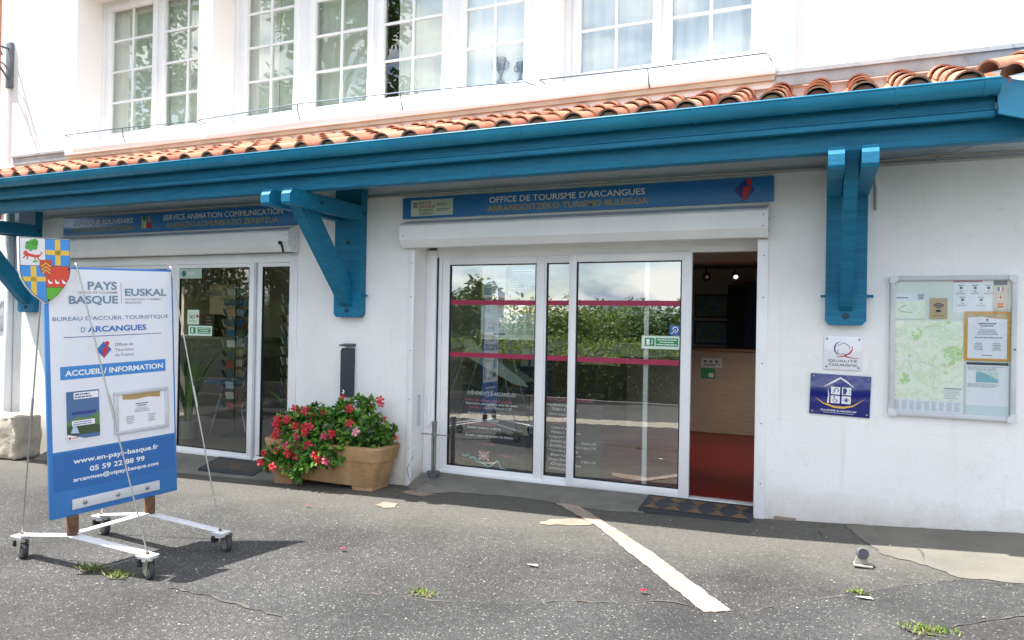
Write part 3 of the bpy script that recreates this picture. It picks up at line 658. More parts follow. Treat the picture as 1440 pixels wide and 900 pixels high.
# --- left shop doors
ls = MB(); y = .06
ls.box(-9.22, -5.32, y, y+.08, 2.24, 2.345, .005); ls.box(-5.43, -5.322, -.01, y+.08, -.12, 2.24, .005)
ls.box(-9.22, -9.1, -.01, y+.08, -.12, 2.24, .005); ls.box(-9.1, -5.43, y, y+.08, -.05, -.008, .004)
lf = ls.build('shop_front', pvc, bld)
def leafL(x0, x1, sl, sr, yy):
    c = MB(); zb, zt = -.03, 2.24
    c.box(x0, x0+sl, yy, yy+.045, zb, zt, .005); c.box(x1-sr, x1, yy, yy+.045, zb, zt, .005)
    c.box(x0+sl, x1-sr, yy+.002, yy+.043, zb, zb+.06, .004); c.box(x0+sl, x1-sr, yy+.002, yy+.043, zt-.045, zt, .004)
    o = c.build('sliding_door', pvc, bld)
    p = MB(); p.faces([(x0+sl, yy+.022, zb+.06), (x1-sr, yy+.022, zb+.06), (x1-sr, yy+.022, zt-.045), (x0+sl, yy+.022, zt-.045)], [(0, 1, 2, 3)]); p.build('pane', glass_shop, o, smooth=0)
    k = MB(); xa, xb = x0+sl, x1-sr
    for b_ in ((xa, xa+.010, zb+.06, zt-.045), (xb-.010, xb, zb+.06, zt-.045), (xa+.010, xb-.010, zb+.06, zb+.068), (xa+.010, xb-.010, zt-.053, zt-.045)): k.box(b_[0], b_[1], yy+.006, yy+.03, b_[2], b_[3])
    k.build('seal', black, o); return o
leafL(-7.32, -6.0, .12, .09, y+.012); leafL(-5.995, -5.44, .09, .012, y+.02); leafL(-9.09, -7.33, .1, .1, y+.03)
rail = MB(); rail.box(-6.0, -5.97, y-.01, y+.01, -.03, 2.24, .004); rail.build('door_edge', alu_grey, lf)

# --- rooms behind the doors
rm = MB()
rm.box(-3.95, -3.86, .36, 6.7, -.02, 2.7)                     # party wall
rm.box(-3.86, 2.2, 6.6, 6.7, -.02, 2.7); rm.box(2.1, 2.2, .36, 6.6, -.02, 2.7)
rm.build('interior_wall', int_wall, bld)
xbox('interior_floor', red_floor, bld, -3.86, 2.1, .351, 6.6, -.02, .044)
cg = MB(); cg.box(-3.86, 2.1, .351, 6.6, 2.62, 2.7); cg.box(-3.86, 2.1, 2.7, 3.0, 2.40, 2.62); cg.build('interior_ceiling', int_ceil, bld)
sh = MB(); sh.box(-10.5, -3.96, 4.2, 4.3, -.2, 2.7); sh.box(-10.6, -10.5, .35, 1.2, -.2, 2.7); sh.box(-10.6, -10.5, 3.1, 4.2, -.2, 2.7); sh.box(-10.6, -10.5, 1.2, 3.1, -.2, .7); sh.box(-10.6, -10.5, 1.2, 3.1, 2.15, 2.7); sh.build('interior_wall', plain('#d6cbb2', .9), bld)
xbox('interior_floor', plain('#57524c', .6), bld, -10.5, -3.96, .17, 4.2, -.2, -.02)
xbox('interior_ceiling', plain('#8f8878', .9), bld, -10.5, -3.96, .31, 4.2, 2.6, 2.7)

# ================================================================== things on and in front of the building
UX, UZ, FN = (1, 0, 0), (0, 0, 1), (0, -1, 0)
w_txt, y_txt, navy = plain('#e4e6e8', .5), plain('#b5a24a', .5), plain('#2a3f86', .4)
sign_blue = worn('sign_blue', '#3075b4', '#367cbc', 1.2, .35, 0); red_p = plain('#c22b3c', .4); green_p = plain('#1f8a4d', .4)
def person_logo(a, u, v, s, cb=navy, cr_=red_p, l=1):
    a.poly([(u-s, v), (u, v-s*1.12), (u+s, v), (u, v+s*1.12)], cb, l)
    a.poly([(u-.12*s, v+.30*s), (u+.55*s, v+.42*s), (u+.62*s, v+.15*s), (u+.30*s, v-.62*s), (u-.02*s, v-1.1*s), (u-.2*s, v-.85*s)], cr_, l+1)
    a.disc(u+.42*s, v+.82*s, .30*s, cr_, l+1)

def wall_sign(name, x0, x1, z0, z1, label, cat):
    t = thing(name, ((x0+x1)/2, -.02, z0), label, cat)
    xbox('board', sign_blue, t, x0, x1, -.028, -.004, z0, z1, bev=.002); return t
t = wall_sign('shop_sign', -3.962, -.372, 2.648, 2.858, 'long blue sign reading Office de Tourisme d\'Arcangues above the sliding doors', 'sign')
a = Art((-3.962, -.028, 2.648), UX, UZ, FN)
lg = t; a.rect(.10, .022, .585, .185, plain('#c9d2c4', .5), 0)
a.text('PAYS', .20, .136, .335, .170, plain('#b03a4a'), .01); a.text('BASQUE', .20, .102, .385, .130, plain('#b03a4a'), .01)
a.text('EUSKAL', .20, .066, .375, .094, plain('#2f7a50'), .01); a.text('HERRIA', .20, .032, .36, .060, plain('#2f7a50'), .01)
for k in range(2): a.line([(.125, .12+.03*k), (.15, .128+.03*k), (.178, .116+.03*k)], .008, black, 2); a.line([(.13, .145-.03*k), (.15, .137-.03*k), (.172, .15-.03*k)], .006, black, 2)
a.greek(.40, .115, .57, .15, 2, black, 2, .35, 2); a.greek(.40, .06, .57, .095, 2, black, 2, .35, 4)
a.build('partner_logo', t); a = Art((-3.962, -.028, 2.648), UX, UZ, FN)
a.text("OFFICE DE TOURISME D'ARCANGUES", .985, .118, 2.515, .176, w_txt, .014)
a.text('ARRANGOITZEKO TURISMO BULEGOA', .965, .034, 2.545, .092, y_txt, .014)
a.build('lettering', t); a = Art((-3.962, -.028, 2.648), UX, UZ, FN); person_logo(a, 3.36, .105, .085); a.build('emblem', t); 
t = wall_sign('shop_sign', -9.2, -5.33, 2.645, 2.872, 'long blue sign reading Boutique Souvenirs and Service Animation Communication over the left doors', 'sign')
a = Art((-9.2, -.028, 2.645), UX, UZ, FN)
dim_y = plain('#b0a850', .5)
a.text('BOUTIQUE SOUVENIRS', .18, .124, 1.31, .188, w_txt, .012); a.text('OROITZAPEN-SALTEGIA', .16, .034, 1.32, .098, dim_y, .012)
a.build('lettering', t); a = Art((-9.2, -.028, 2.645), UX, UZ, FN); a.text('SERVICE ANIMATION COMMUNICATION', 1.83, .130, 3.68, .198, w_txt, .012); a.text('ANIMAZIO-KOMUNIKAZIO ZERBITZUA', 1.88, .036, 3.62, .104, dim_y, .012)
a.build('lettering', t); a = Art((-9.2, -.028, 2.645), UX, UZ, FN)
a.rect(1.460, .045, 1.540, .19, plain('#c9c7b0'), 1); a.rect(1.540, .045, 1.640, .11, red_p, 1); a.disc(1.505, .165, .032, green_p, 2); a.rect(1.575, .11, 1.595, .2, plain('#c9b04a'), 2); a.rect(1.540, .14, 1.630, .155, plain('#c9b04a'), 2); a.rect(1.480, .05, 1.500, .11, plain('#c9b04a'), 2); a.disc(1.580, .085, .03, plain('#b5452f'), 2)
a.build('emblem', t)

# plaques
def plaque(x0, x1, z0, z1, colour, label, tilt=0):
    cx, cz = (x0+x1)/2, (z0+z1)/2; t = thing('wall_plaque', (cx, -.01, cz), label, 'plaque')
    c, s = math.cos(tilt), math.sin(tilt); ex, ez = Vector((c, 0, s)), Vector((-s, 0, c))
    b = MB(); b.obox((cx, -.0085, cz), ex*(x1-x0)/2, (0, .0065, 0), ez*(z1-z0)/2, .002); b.build('plate', colour, t)
    sc = MB()
    for sx in (-1, 1):
        for sz in (-1, 1): p = Vector((cx, -.0155, cz))+ex*sx*((x1-x0)/2-.022)+ez*sz*((z1-z0)/2-.022); sc.lathe([(.008, 0), (.008, .004), (.004, .007)], p, (0, -1, 0), 12)
    sep(sc, 'screw', steel, t)
    return t, Art(Vector((cx, -.0155, cz))-ex*(x1-x0)/2-ez*(z1-z0)/2, ex, ez, FN)
t, a = plaque(.028, .306, 1.272, 1.540, plain('#e3e4e8', .15, 0, .5, .4), 'small white Qualité Tourisme plaque above the dark blue plaque', R(-1))
slate = plain('#4a5464')
a.text('QUALITÉ', .035, .062, .245, .082, slate); a.text('TOURISME', .035, .030, .245, .050, slate)
a.line([(.12, .225), (.09, .21), (.078, .18), (.082, .145), (.105, .118)], [.002, .008, .011, .009, .003], navy, 1)
a.line([(.205, .195), (.207, .165), (.19, .135), (.15, .112), (.11, .104), (.095, .106)], [.003, .009, .011, .009, .006, .002], red_p, 1)
a.line([(.15, .112), (.2, .1), (.26, .096)], [.009, .006, .002], red_p, 2)
a.line([(.095, .195), (.115, .198), (.13, .21), (.148, .218), (.165, .205), (.192, .185), (.183, .165)], .004, slate, 2)
a.line([(.105, .16), (.1, .135), (.12, .125), (.145, .13), (.165, .122)], .004, slate, 2); a.build('lettering', t)
t, a = plaque(-.070, .370, .905, 1.232, plain('#1c2472', .12, 0, .5, .5), 'dark blue Tourisme et Handicap plaque with a white house and yellow arc', R(-1.6))
a.line([(.105, .228), (.16, .262), (.22, .302), (.27, .272), (.318, .232)], [.003, .012, .016, .012, .003], w_txt, 1)
a.line([(.132, .21), (.14, .16), (.135, .095)], [.003, .008, .014], w_txt, 1)
for i, (u, v) in enumerate(((.155, .168), (.235, .168), (.155, .098), (.235, .098))):
    a.rect(u, v, u+.066, v+.060, w_txt, 1); cx, cy = u+.033, v+.03
    if i == 0: a.ring(cx+.005, cy+.004, .018, .005, navy, 2, -60, 200); a.line([(cx-.02, cy-.02), (cx, cy+.005)], .005, navy, 2)
    if i == 1: a.poly([(u+.008, v+.006), (u+.03, v+.006), (u+.03, v+.018), (u+.038, v+.03), (u+.03, v+.054), (u+.008, v+.054)], navy, 2); a.ring(u+.03, cy, .028, .003, slate, 2, -40, 40)
    if i == 2: a.disc(cx-.008, cy+.020, .006, navy, 2); a.line([(cx-.008, cy+.014), (cx-.006, cy-.002), (cx+.012, cy-.003), (cx+.02, cy-.018)], .005, navy, 2); a.ring(cx-.002, cy-.008, .016, .004, navy, 2, 140, 380)
    if i == 3: a.line([(cx-.026, cy), (cx, cy+.016), (cx+.026, cy)], [.002, .005, .002], navy, 2); a.line([(cx-.026, cy), (cx, cy-.014), (cx+.026, cy)], [.002, .005, .002], navy, 2); a.disc(cx, cy, .010, navy, 2)
a.line([(.04, .135), (.10, .092), (.18, .068), (.25, .066), (.32, .085), (.40, .145)], [.001, .010, .017, .017, .011, .001], plain('#d8ae55'), 1)
a.text('TOURISME & HANDICAP', .082, .030, .345, .046, w_txt, .01); a.rect(.105, .018, .325, .0205, w_txt, 1); a.build('lettering', t)

# notice board with its papers
BX0, BX1, BZ0, BZ1 = .495, 1.322, .938, 2.017
t = thing('notice_board', (.91, -.02, .94), 'white framed glazed notice board full of papers on the right wall', 'notice board')
f = MB(); fwid = .036
f.box(BX0+.04, BX1-.04, -.045, -.003, BZ1-fwid, BZ1, .008); f.box(BX0+.04, BX1-.04, -.045, -.003, BZ0, BZ0+fwid, .008)
f.box(BX0, BX0+fwid, -.045, -.003, BZ0+.04, BZ1-.04, .008); f.box(BX1-fwid, BX1, -.045, -.003, BZ0+.04, BZ1-.04, .008); f.build('frame', alu_grey, t)
cn = MB()
for xx, zz in ((BX0, BZ0), (BX1, BZ0), (BX0, BZ1), (BX1, BZ1)):
    sx, sz = (1 if xx == BX0 else -1), (1 if zz == BZ0 else -1)
    pts = [(0, .018), (.006, .006), (.018, 0), (.058, 0), (.058, .032), (.032, .058), (0, .058)]
    if sx*sz < 0: pts = pts[::-1]
    cn.prism([(xx+sx*(u-.003), zz+sz*(v-.003)) for u, v in pts], (0, -.051, 0), UX, UZ, (0, .046, 0))
sep(cn, 'corner', plain('#d4d5d9', .4), t)
xbox('backing', plain('#d3dcd4', .6), t, BX0+fwid, BX1-fwid, -.012, -.003, BZ0+fwid, BZ1-fwid)
gp = MB(); gp.faces([(BX0+fwid, -.036, BZ0+fwid), (BX1-fwid, -.036, BZ0+fwid), (BX1-fwid, -.036, BZ1-fwid), (BX0+fwid, -.036, BZ1-fwid)], [(0, 1, 2, 3)]); gp.build('glass', glass_board, t, smooth=0)
lk = MB(); lk.lathe([(.008, 0), (.008, .006)], (BX1-.015, -.045, 1.47), (0, -1, 0), 12); lk.build('lock', iron, t)
def paper(name, fu0, fv0, fu1, fv1, mat, label, cat, lift=0):
    x0, x1 = BX0+.826*fu0, BX0+.826*fu1; z1, z0 = BZ1-1.077*fv0, BZ1-1.077*fv1; y = -.0135-.0035*lift
    t = thing(name, (x0, y, z0), label, cat); xbox('sheet', mat, t, x0, x1, y-.001, y, z0, z1)
    return t, Art((x0, y-.001, z0), UX, UZ, FN), x1-x0, z1-z0
ink, grey_ink, pap = plain('#55585c'), plain('#a5a9ad'), plain('#dfe3ea', .7)
t, a, W_, H_ = paper('area_map', .040, .315, .602, .968, pap, 'large green and white area map pinned in the notice board', 'map')
a.h = .001; a.rect(.004, .092, W_-.004, H_-.004, map_mat, 0)
for k in range(9): a.greek(.01+.05*k, .012, .05+.05*k, .082, 9, grey_ink, 1, .35, k)
a.rect(W_-.125, .10, W_-.01, .19, plain('#e2e6e0'), 1); a.rect(W_-.125, .184, W_-.01, .19, slate, 2); a.greek(W_-.12, .105, W_-.015, .178, 6, grey_ink, 2, .35, 3)
rnm = random.Random(9)
for k in range(16):
    p = [(rnm.uniform(.03, W_-.05), rnm.uniform(.12, H_-.03))]; ang = rnm.uniform(0, 6.28)
    for q in range(7):
        ang += rnm.uniform(-.6, .6); n = (p[-1][0]+.035*math.cos(ang), p[-1][1]+.035*math.sin(ang))
        if not (.01 < n[0] < W_-.01 and .1 < n[1] < H_-.01): break
        p.append(n)
    if len(p) > 2: a.line(p, .0028, plain(['#d9cfae', '#e6e3dc', '#c9c2bd'][k % 3]), 1)
a.build('print', t)
t, a, W_, H_ = paper('small_map', .045, .122, .292, .305, pap, 'small map card with a white heading strip, top left in the notice board', 'map', 1)
a.rect(.0, .0, W_, H_*.68, map_mat, 0)
for k in range(7): a.line([(rnm.uniform(0, W_), rnm.uniform(0, H_*.6)) for _ in range(2)], .004, plain('#6d8f62' if k % 2 else '#d8dccf'), 1)
a.greek(.01, H_*.78, .09, H_*.86, 1, slate, 1, .5); a.text('TRAIN', .15, H_*.83, .195, H_*.94, slate, .01, 1, .25); a.text('TXIKI', .15, H_*.72, .195, H_*.82, slate, .01, 1, .25); a.build('print', t)
t, a, W_, H_ = paper('wifi_card', .328, .158, .470, .305, plain('#b59d72', .7), 'tan card with black wifi symbol in the notice board', 'card', 1)
for r in (.046, .032, .018): a.ring(W_/2, .075, r, .008, black, 1, 35, 145, 12)
a.disc(W_/2-.004, .062, .015, black, 1, ry=.010); a.disc(W_/2+.008, .060, .010, black, 1, ry=.007); a.greek(.02, .018, W_-.02, .03, 1, ink, 1, .5); a.build('print', t)
t, a, W_, H_ = paper('emergency_sheet', .515, .025, .938, .260, pap, 'white sheet of emergency numbers with pink heading and flags', 'notice')
a.rect(.0, H_-.022, W_*.53, H_-.006, plain('#b56579'), 1); a.rect(W_*.72, 0, W_, H_, plain('#c9c2b4'), 0); a.rect(W_*.74, H_-.045, W_*.98, H_-.01, plain('#3a4358'), 1)
for k, s in enumerate(('15', '18', '17', '112', '114')):
    u = (.05, .14, .225, .06, .18)[k]; v = H_-.085 if k < 3 else H_-.175
    a.disc(u, v+.02, .010, ink, 1); a.text(s, u-.008, v-.012, u+.008, v, ink, .01); a.greek(u-.03, v-.028, u+.03, v-.016, 1, grey_ink, 1, .6); a.greek(u-.02, v+.036, u+.02, v+.042, 1, ink, 1, .8)
u = W_*.86
for k, cols in enumerate((('#3c4f9a', '#e6e6e6', '#c23b48'), None, ('#c4402f', '#e0b23c', '#c4402f'))):
    v = H_-.075-.06*k
    if k == 0:
        for j, c in enumerate(cols): a.rect(u-.018+.012*j, v-.014, u-.006+.012*j, v+.014, plain(c), 2)
    elif k == 1: a.disc(u, v, .018, plain('#e3dede'), 2); a.line([(u-.018, v), (u+.018, v)], .006, red_p, 3); a.line([(u, v-.018), (u, v+.018)], .006, red_p, 3)
    else:
        for j, c in enumerate(cols): a.rect(u-.018, v-.015+.01*j, u+.018, v-.005+.01*j, plain(c), 2)
a.build('print', t)
t, a, W_, H_ = paper('opening_hours_notice', .606, .250, .955, .590, plain('#cf9440', .6), 'opening hours notice in an orange frame inside the notice board', 'notice', 2)
a.rect(.020, .016, W_-.020, H_-.016, plain('#dde1ec'), 0); a.poly([(.02, H_-.016), (W_-.02, H_-.016), (W_-.02, H_-.058), (W_*.6, H_-.05), (W_*.35, H_-.036), (.02, H_-.045)], plain('#b7a47c'), 1)
a.disc(W_/2, H_-.062, .007, ink, 2); a.greek(W_*.3, H_-.115, W_*.7, H_-.082, 2, ink, 2, .55, 1, True); a.greek(W_*.25, H_-.175, W_*.75, H_-.13, 4, ink, 2, .3, 2, True); a.greek(W_*.2, H_-.20, W_*.85, H_-.188, 1, ink, 2, .5, 3, True)
for s in (.2, .6): a.greek(W_*s, .075, W_*(s+.22), .135, 5, ink, 2, .35, int(s*10), True)
a.greek(W_*.35, .035, W_*.65, .045, 1, ink, 2, .5, 5, True); a.build('print', t)
t, a, W_, H_ = paper('leaflet_sheet', .622, .600, .950, .985, pap, 'white leaflet sheet with blue map below the orange framed notice', 'leaflet', 1)
a.rect(.004, H_-.022, W_-.004, H_-.002, plain('#39424f'), 1); a.greek(.01, H_-.065, W_-.01, H_-.03, 4, grey_ink, 1, .4, 4); a.rect(.065, H_-.15, .205, H_-.072, plain('#7fb0bd'), 1); a.poly([(.1, H_-.072), (.205, H_-.13), (.205, H_-.072)], plain('#c3d3cd'), 2)
a.greek(.01, H_-.19, W_-.01, H_-.158, 4, grey_ink, 1, .4, 6); a.rect(0, 0, W_, .09, plain('#c6d6d8'), 1); a.build('print', t)

# black wall ashtray and red-flower planter
t = thing('wall_ashtray', (-4.6, -.05, .79), 'slim dark grey wall ashtray above the stone planter', 'ashtray')
b = MB(); b.prism([(0, .79), (-.075, .79), (-.075, 1.27), (-.055, 1.30), (0, 1.30)], (-4.665, -.006, 0), (0, 1, 0), UZ, (.13, 0, 0)); b.build('body', dark_metal, t)
b = MB(); b.prism([(0, 1.325), (-.095, 1.325), (-.10, 1.337), (0, 1.35)], (-4.672, -.006, 0), (0, 1, 0), UZ, (.145, 0, 0)); b.build('hood', dark_metal, t)
a = Art((-4.665, -.081, .79), UX, UZ, FN); a.poly([(.02, .035), (.05, .03), (.062, .055), (.045, .075), (.03, .072), (.045, .05)], w_txt, 0); a.build('emblem', t)

t = thing('planter', (-4.65, -.25, -.11), 'weathered sandstone coloured planter trough by the wall', 'planter')
def ringpts(x0, x1, y0, y1, r, z, n=4):
    pts = []
    for cx, cy, a0 in ((x1-r, y1-r, 0), (x0+r, y1-r, 90), (x0+r, y0+r, 180), (x1-r, y0+r, 270)):
        for k in range(n+1): aa = R(a0+90*k/n); pts.append((cx+r*math.cos(aa), cy+r*math.sin(aa), z))
    return pts
pl = MB(); prv = None
for zt, inn, dy in ((-.055, .10, .10), (.0, .085, .085), (.13, .055, .055), (.20, .045, .045), (.205, .030, .030), (.27, .015, .018), (.335, 0, 0), (.352, .005, .005), (.352, .05, .05), (.26, .06, .06)):
    pts = ringpts(-5.36+inn*.6, -3.90-inn*1.3, -.475+dy, -.03-dy*.2, .08, zt); cur = [pl.bm.verts.new(p) for p in pts]
    if prv:
        for k in range(len(cur)): pl.bm.faces.new((prv[k], prv[(k+1) % len(cur)], cur[(k+1) % len(cur)], cur[k]))
    else: pl.bm.faces.new(cur[::-1])
    prv = cur
pl.bm.faces.new(prv)
for xx in (-5.16, -4.17): pl.box(xx-.12, xx+.12, -.365, -.06, -.16, -.054, .012)
pl.build('trough', planter_mat, t)
soil = MB(); soil.box(-5.28, -4.0, -.42, -.08, .24, .31); soil.build('soil', worn('potting_soil', '#2b211a', '#3d3026', 20, 1, .8, 60), t)

t = thing('flowering_plant', (-4.65, -.25, .30), 'bushy dipladenia with red and pink trumpet flowers overflowing the planter', 'plant')
rp = random.Random(21)
fol = MB()
def leafquad(mb, p, d, n, ln, wd, fold=.25):
    d = d.normalized(); s = d.cross(n).normalized(); n2 = s.cross(d).normalized()
    a = p; c = p+d*ln; b1 = p+d*ln*.28+s*wd*.46+n2*wd*fold; b2 = p+d*ln*.62+s*wd*.42+n2*wd*fold*.8; e1 = p+d*ln*.28-s*wd*.46+n2*wd*fold; e2 = p+d*ln*.62-s*wd*.42+n2*wd*fold*.8
    m1 = p+d*ln*.3; m2 = p+d*ln*.65-n2*.003
    mb.faces([a, b1, b2, c, m2, m1, e1, e2], [(0, 1, 5), (1, 2, 4, 5), (2, 3, 4), (0, 5, 6), (5, 4, 7, 6), (4, 3, 7)])
stems = MB()
clumps = []
for x, y, z, r in ((-5.12, -.25, .42, .17), (-4.95, -.28, .46, .20), (-4.72, -.28, .46, .22), (-4.5, -.26, .50, .24), (-4.3, -.25, .52, .23), (-4.15, -.2, .45, .15), (-4.35, -.2, .68, .13), (-4.55, -.2, .66, .12),
                   (-4.9, -.42, .30, .16), (-4.65, -.45, .30, .15), (-4.42, -.42, .36, .16), (-5.2, -.42, .24, .08), (-5.24, -.50, .13, .065), (-4.95, -.50, .10, .05), (-5.02, -.50, .20, .07), (-4.7, -.5, .18, .10), (-4.5, -.5, .25, .11), (-4.2, -.19, .76, .06), (-4.0, -.2, .42, .09), (-3.95, -.22, .48, .07), (-4.9, -.2, .6, .1), (-5.1, -.25, .55, .1), (-4.85, -.50, .02, .05)):
    clumps.append((Vector((x, y, z)), r))
for c, r in clumps:
    nsh = int(12+330*r*r*5.2)
    for k in range(nsh):
        v = Vector((rp.gauss(0, 1), rp.gauss(0, 1), rp.gauss(0, 1))).normalized()
        if v.y > .6: continue
        p = c+v*r*rp.uniform(.55, 1.05); p.y = min(p.y, -.03); base = p
        # a rosette of leaves at the shoot tip
        for q in range(rp.randint(3, 5)):
            d = (v*.5+Vector((rp.uniform(-1, 1), rp.uniform(-1, .5), rp.uniform(-.9, .7)))); n = (v+Vector((0, -.3, .9))).normalized()
            ln = rp.uniform(.055, .095); leafquad(fol, base, d, n, ln, ln*rp.uniform(.45, .58))
    stems.tube([(c.x*.7-4.65*.3, -.25, .28), (c+Vector((0, 0, -r*.3)))], [.006, .004], 5)
fol.build('foliage', leaf_plant, t, smooth=0, recalc=False)
fl_pos = [(-5.08, -.3, .66), (-4.94, -.3, .64), (-4.69, -.3, .65), (-4.8, -.33, .58), (-4.94, -.45, .5), (-4.81, -.45, .5), (-4.75, -.45, .51), (-4.91, -.47, .4), (-5.18, -.45, .43), (-5.2, -.45, .38), (-5.01, -.5, .3), (-4.95, -.54, .24), (-4.73, -.5, .33), (-4.55, -.48, .43), (-4.46, -.48, .46), (-4.38, -.3, .7), (-4.3, -.4, .57), (-4.48, -.28, .81), (-4.19, -.45, .5), (-4.18, -.2, .72), (-4.08, -.2, .8), (-4.07, -.2, .76), (-4.02, -.2, .62), (-5.3, -.5, .2), (-5.34, -.5, .1), (-5.14, -.55, .08), (-5.14, -.5, .24), (-4.6, -.55, .25), (-4.56, -.55, .21), (-4.47, -.55, .2), (-5.3, -.3, .53), (-5.23, -.4, .5), (-3.89, -.2, .43), (-4.87, -.5, .21), (-5.05, -.45, .56), (-4.78, -.5, .45)]
camp = Vector((0, -6.29, 1.6))
for i, p in enumerate(fl_pos):
    p = Vector(p); p += (camp-p).normalized()*(.10 if p.y < -.28 else .04); ax = ((camp-p).normalized()*.55+Vector((rp.uniform(-.5, .5), rp.uniform(-.5, 0), rp.uniform(-.3, .6)))).normalized()
    a0 = ax.orthogonal().normalized(); b0 = ax.cross(a0); f = MB(); R_ = rp.uniform(.036, .049)
    if i in (17, 19, 22, 32): R_ *= .6
    for k in range(5):
        th = 2*math.pi*k/5+rp.uniform(-.1, .1); d = a0*math.cos(th)+b0*math.sin(th); s = ax.cross(d)
        pts = [p+d*.006, p+d*R_*.55-s*R_*.30+ax*.010, p+d*R_*1.0-s*R_*.28+ax*.004, p+d*R_*1.08+s*R_*.12-ax*.002, p+d*R_*.85+s*R_*.42+ax*.006, p+d*R_*.45+s*R_*.24+ax*.010]
        f.faces(pts, [(0, 1, 2, 3, 4, 5)])
    f.tube([p-ax*.04, p-ax*.015, p+ax*.002], [.004, .007, .010], 6)
    f.build('flower', flower_pale if i == 18 else (flower_pink if i in (7, 10, 13, 29) else flower_red), t, smooth=0, recalc=False)
    stems.tube([p-ax*.04, p-ax*.08+Vector((0, .04, -.06))], .002, 4)
    if i in (20, 22): stems.tube([p-ax*.04, (p.x-.12, p.y, p.z-.1), (p.x-.2, p.y-.03, p.z-.22)], .0025, 5)
stems.build('stem', plain('#5a4a34', .8), t)

# stainless post ashtray by the left door jamb
px, py, pz = -3.62, .10, g(-3.6)+.03
t = thing('ashtray_stand', (px, py, pz), 'slim stainless post stand with round base and cross bar in the doorway corner', 'ashtray stand')
b = MB(); b.lathe([(.115, 0), (.118, .012), (.112, .03), (.06, .045), (.0, .05)], (px, py, pz)); b.build('base', iron, t)
b = MB(); b.lathe([(.035, .045), (.07, .105), (.072, .112), (.066, .110), (.03, .06)], (px, py, pz)); b.build('cup', iron, t)
b = MB(); b.tube([(px-.012, py, pz+.06), (px-.012, py, pz+.52)], .013, 12); b.tube([(px+.016, py, pz+.06), (px+.016, py, pz+.60)], .013, 12); b.lathe([(.02, .6), (.032, .615), (.032, .625), (.0, .63)], (px+.005, py, pz)); b.lathe([(.022, .50), (.026, .58), (.028, .61)], (px+.005, py, pz)); b.build('post', steel, t)
b = MB(); b.box(px-.15, px+.17, py-.008, py+.008, pz+.485, pz+.497, .003); b.build('cross_bar', steel, t)
tag(MB().tube([(-3.80, .0, .22), (-3.86, -.02, .09), (-3.825, -.03, .0), (-3.74, -.05, -.06), (-3.68, .05, -.03)], .004, 6).build('grey_cord', plain('#8d8a84')), 'thin grey cord drooping from the trim beside the doorway', 'cord')

# door mats
def mat_thing(x0, x1, y0, y1, z, tri, label, tilt=0):
    t = thing('door_mat', ((x0+x1)/2, (y0+y1)/2, z), label, 'door mat')
    b = MB(); b.prism([(x0, y0), (x1, y0), (x1, y1), (x0, y1)], (0, 0, z-.02), UX, (0, 1, tilt), (0, 0, .032)); b.build('mat', plain('#3a3c40', .9), t, smooth=0)
    a = Art((x0, y0, z+.012+y0*tilt), UX, Vector((0, 1, tilt)), UZ); W_, H_ = x1-x0, y1-y0; col = worn('mat_fibre', '#65513c', '#7a6249', 20, 1, .3, 90)
    if tri:
        n = 5; s = W_/n
        for k in range(n):
            a.poly([(s*k+.02, .05), (s*k+s-.02, .05), (s*(k+.5), H_*.44)], col, 1); a.poly([(s*k+.02, H_-.05), (s*(k+.5), H_*.56), (s*k+s-.02, H_-.05)], col, 1)
            a.poly([(s*k-.03+.05, H_*.5), (s*k+.09, H_*.40), (s*k+.12, H_*.5), (s*k+.09, H_*.6)], plain('#55524e', .9), 1)
        a.line([(.02, .02), (W_-.02, .02)], .012, plain('#26282b', .9), 1); a.line([(.02, H_-.02), (W_-.02, H_-.02)], .012, plain('#26282b', .9), 1)
    else:
        a.rect(.06, .06, W_-.06, H_-.06, plain('#4c4642', .95), 1)
        for k in range(5): a.line([(W_*.5+.02*k, .08), (W_*.35+.05*k, H_-.1)], .012, plain('#6b5242', .95), 2)
    a.build('pattern', t); return t
mat_thing(-1.42, -.50, -.19, .22, .022, True, 'black rubber door mat with brown triangles at the open doorway', .075)
mat_thing(-6.45, -5.65, -.28, .03, -.047, False, 'dark worn door mat before the left shop doors', .265)

# floor spotlight
sx_, sy_ = .27, -1.10; z = g(sx_)+.008
t = thing('ground_spotlight', (sx_, sy_, z), 'small grey ground spotlight on the pale cement strip', 'spotlight')
xbox('base_plate', plain('#8a867e', .8), t, sx_-.05, sx_+.065, sy_-.045, sy_+.045, z, z+.014, bev=.006)
MB().prism([(-.04, 0), (.04, 0), (.028, .055), (-.028, .055)], (sx_, sy_-.02, z+.018), UX, UZ, (0, .05, 0)).build('bracket', plain('#96928a', .7), t)
MB().lathe([(.0, .0), (.034, .0), (.038, .01), (.038, .06), (.030, .075), (0, .08)], (sx_, sy_+.04, z+.072), (.1, -1, .25), 18).build('lamp_head', plain('#6a6a6c', .5), t)
MB().lathe([(.030, 0), (.030, .004)], (sx_+.007, sy_-.033, z+.091), (.1, -1, .25), 18).build('lens', plain('#2a2c30', .15), t)

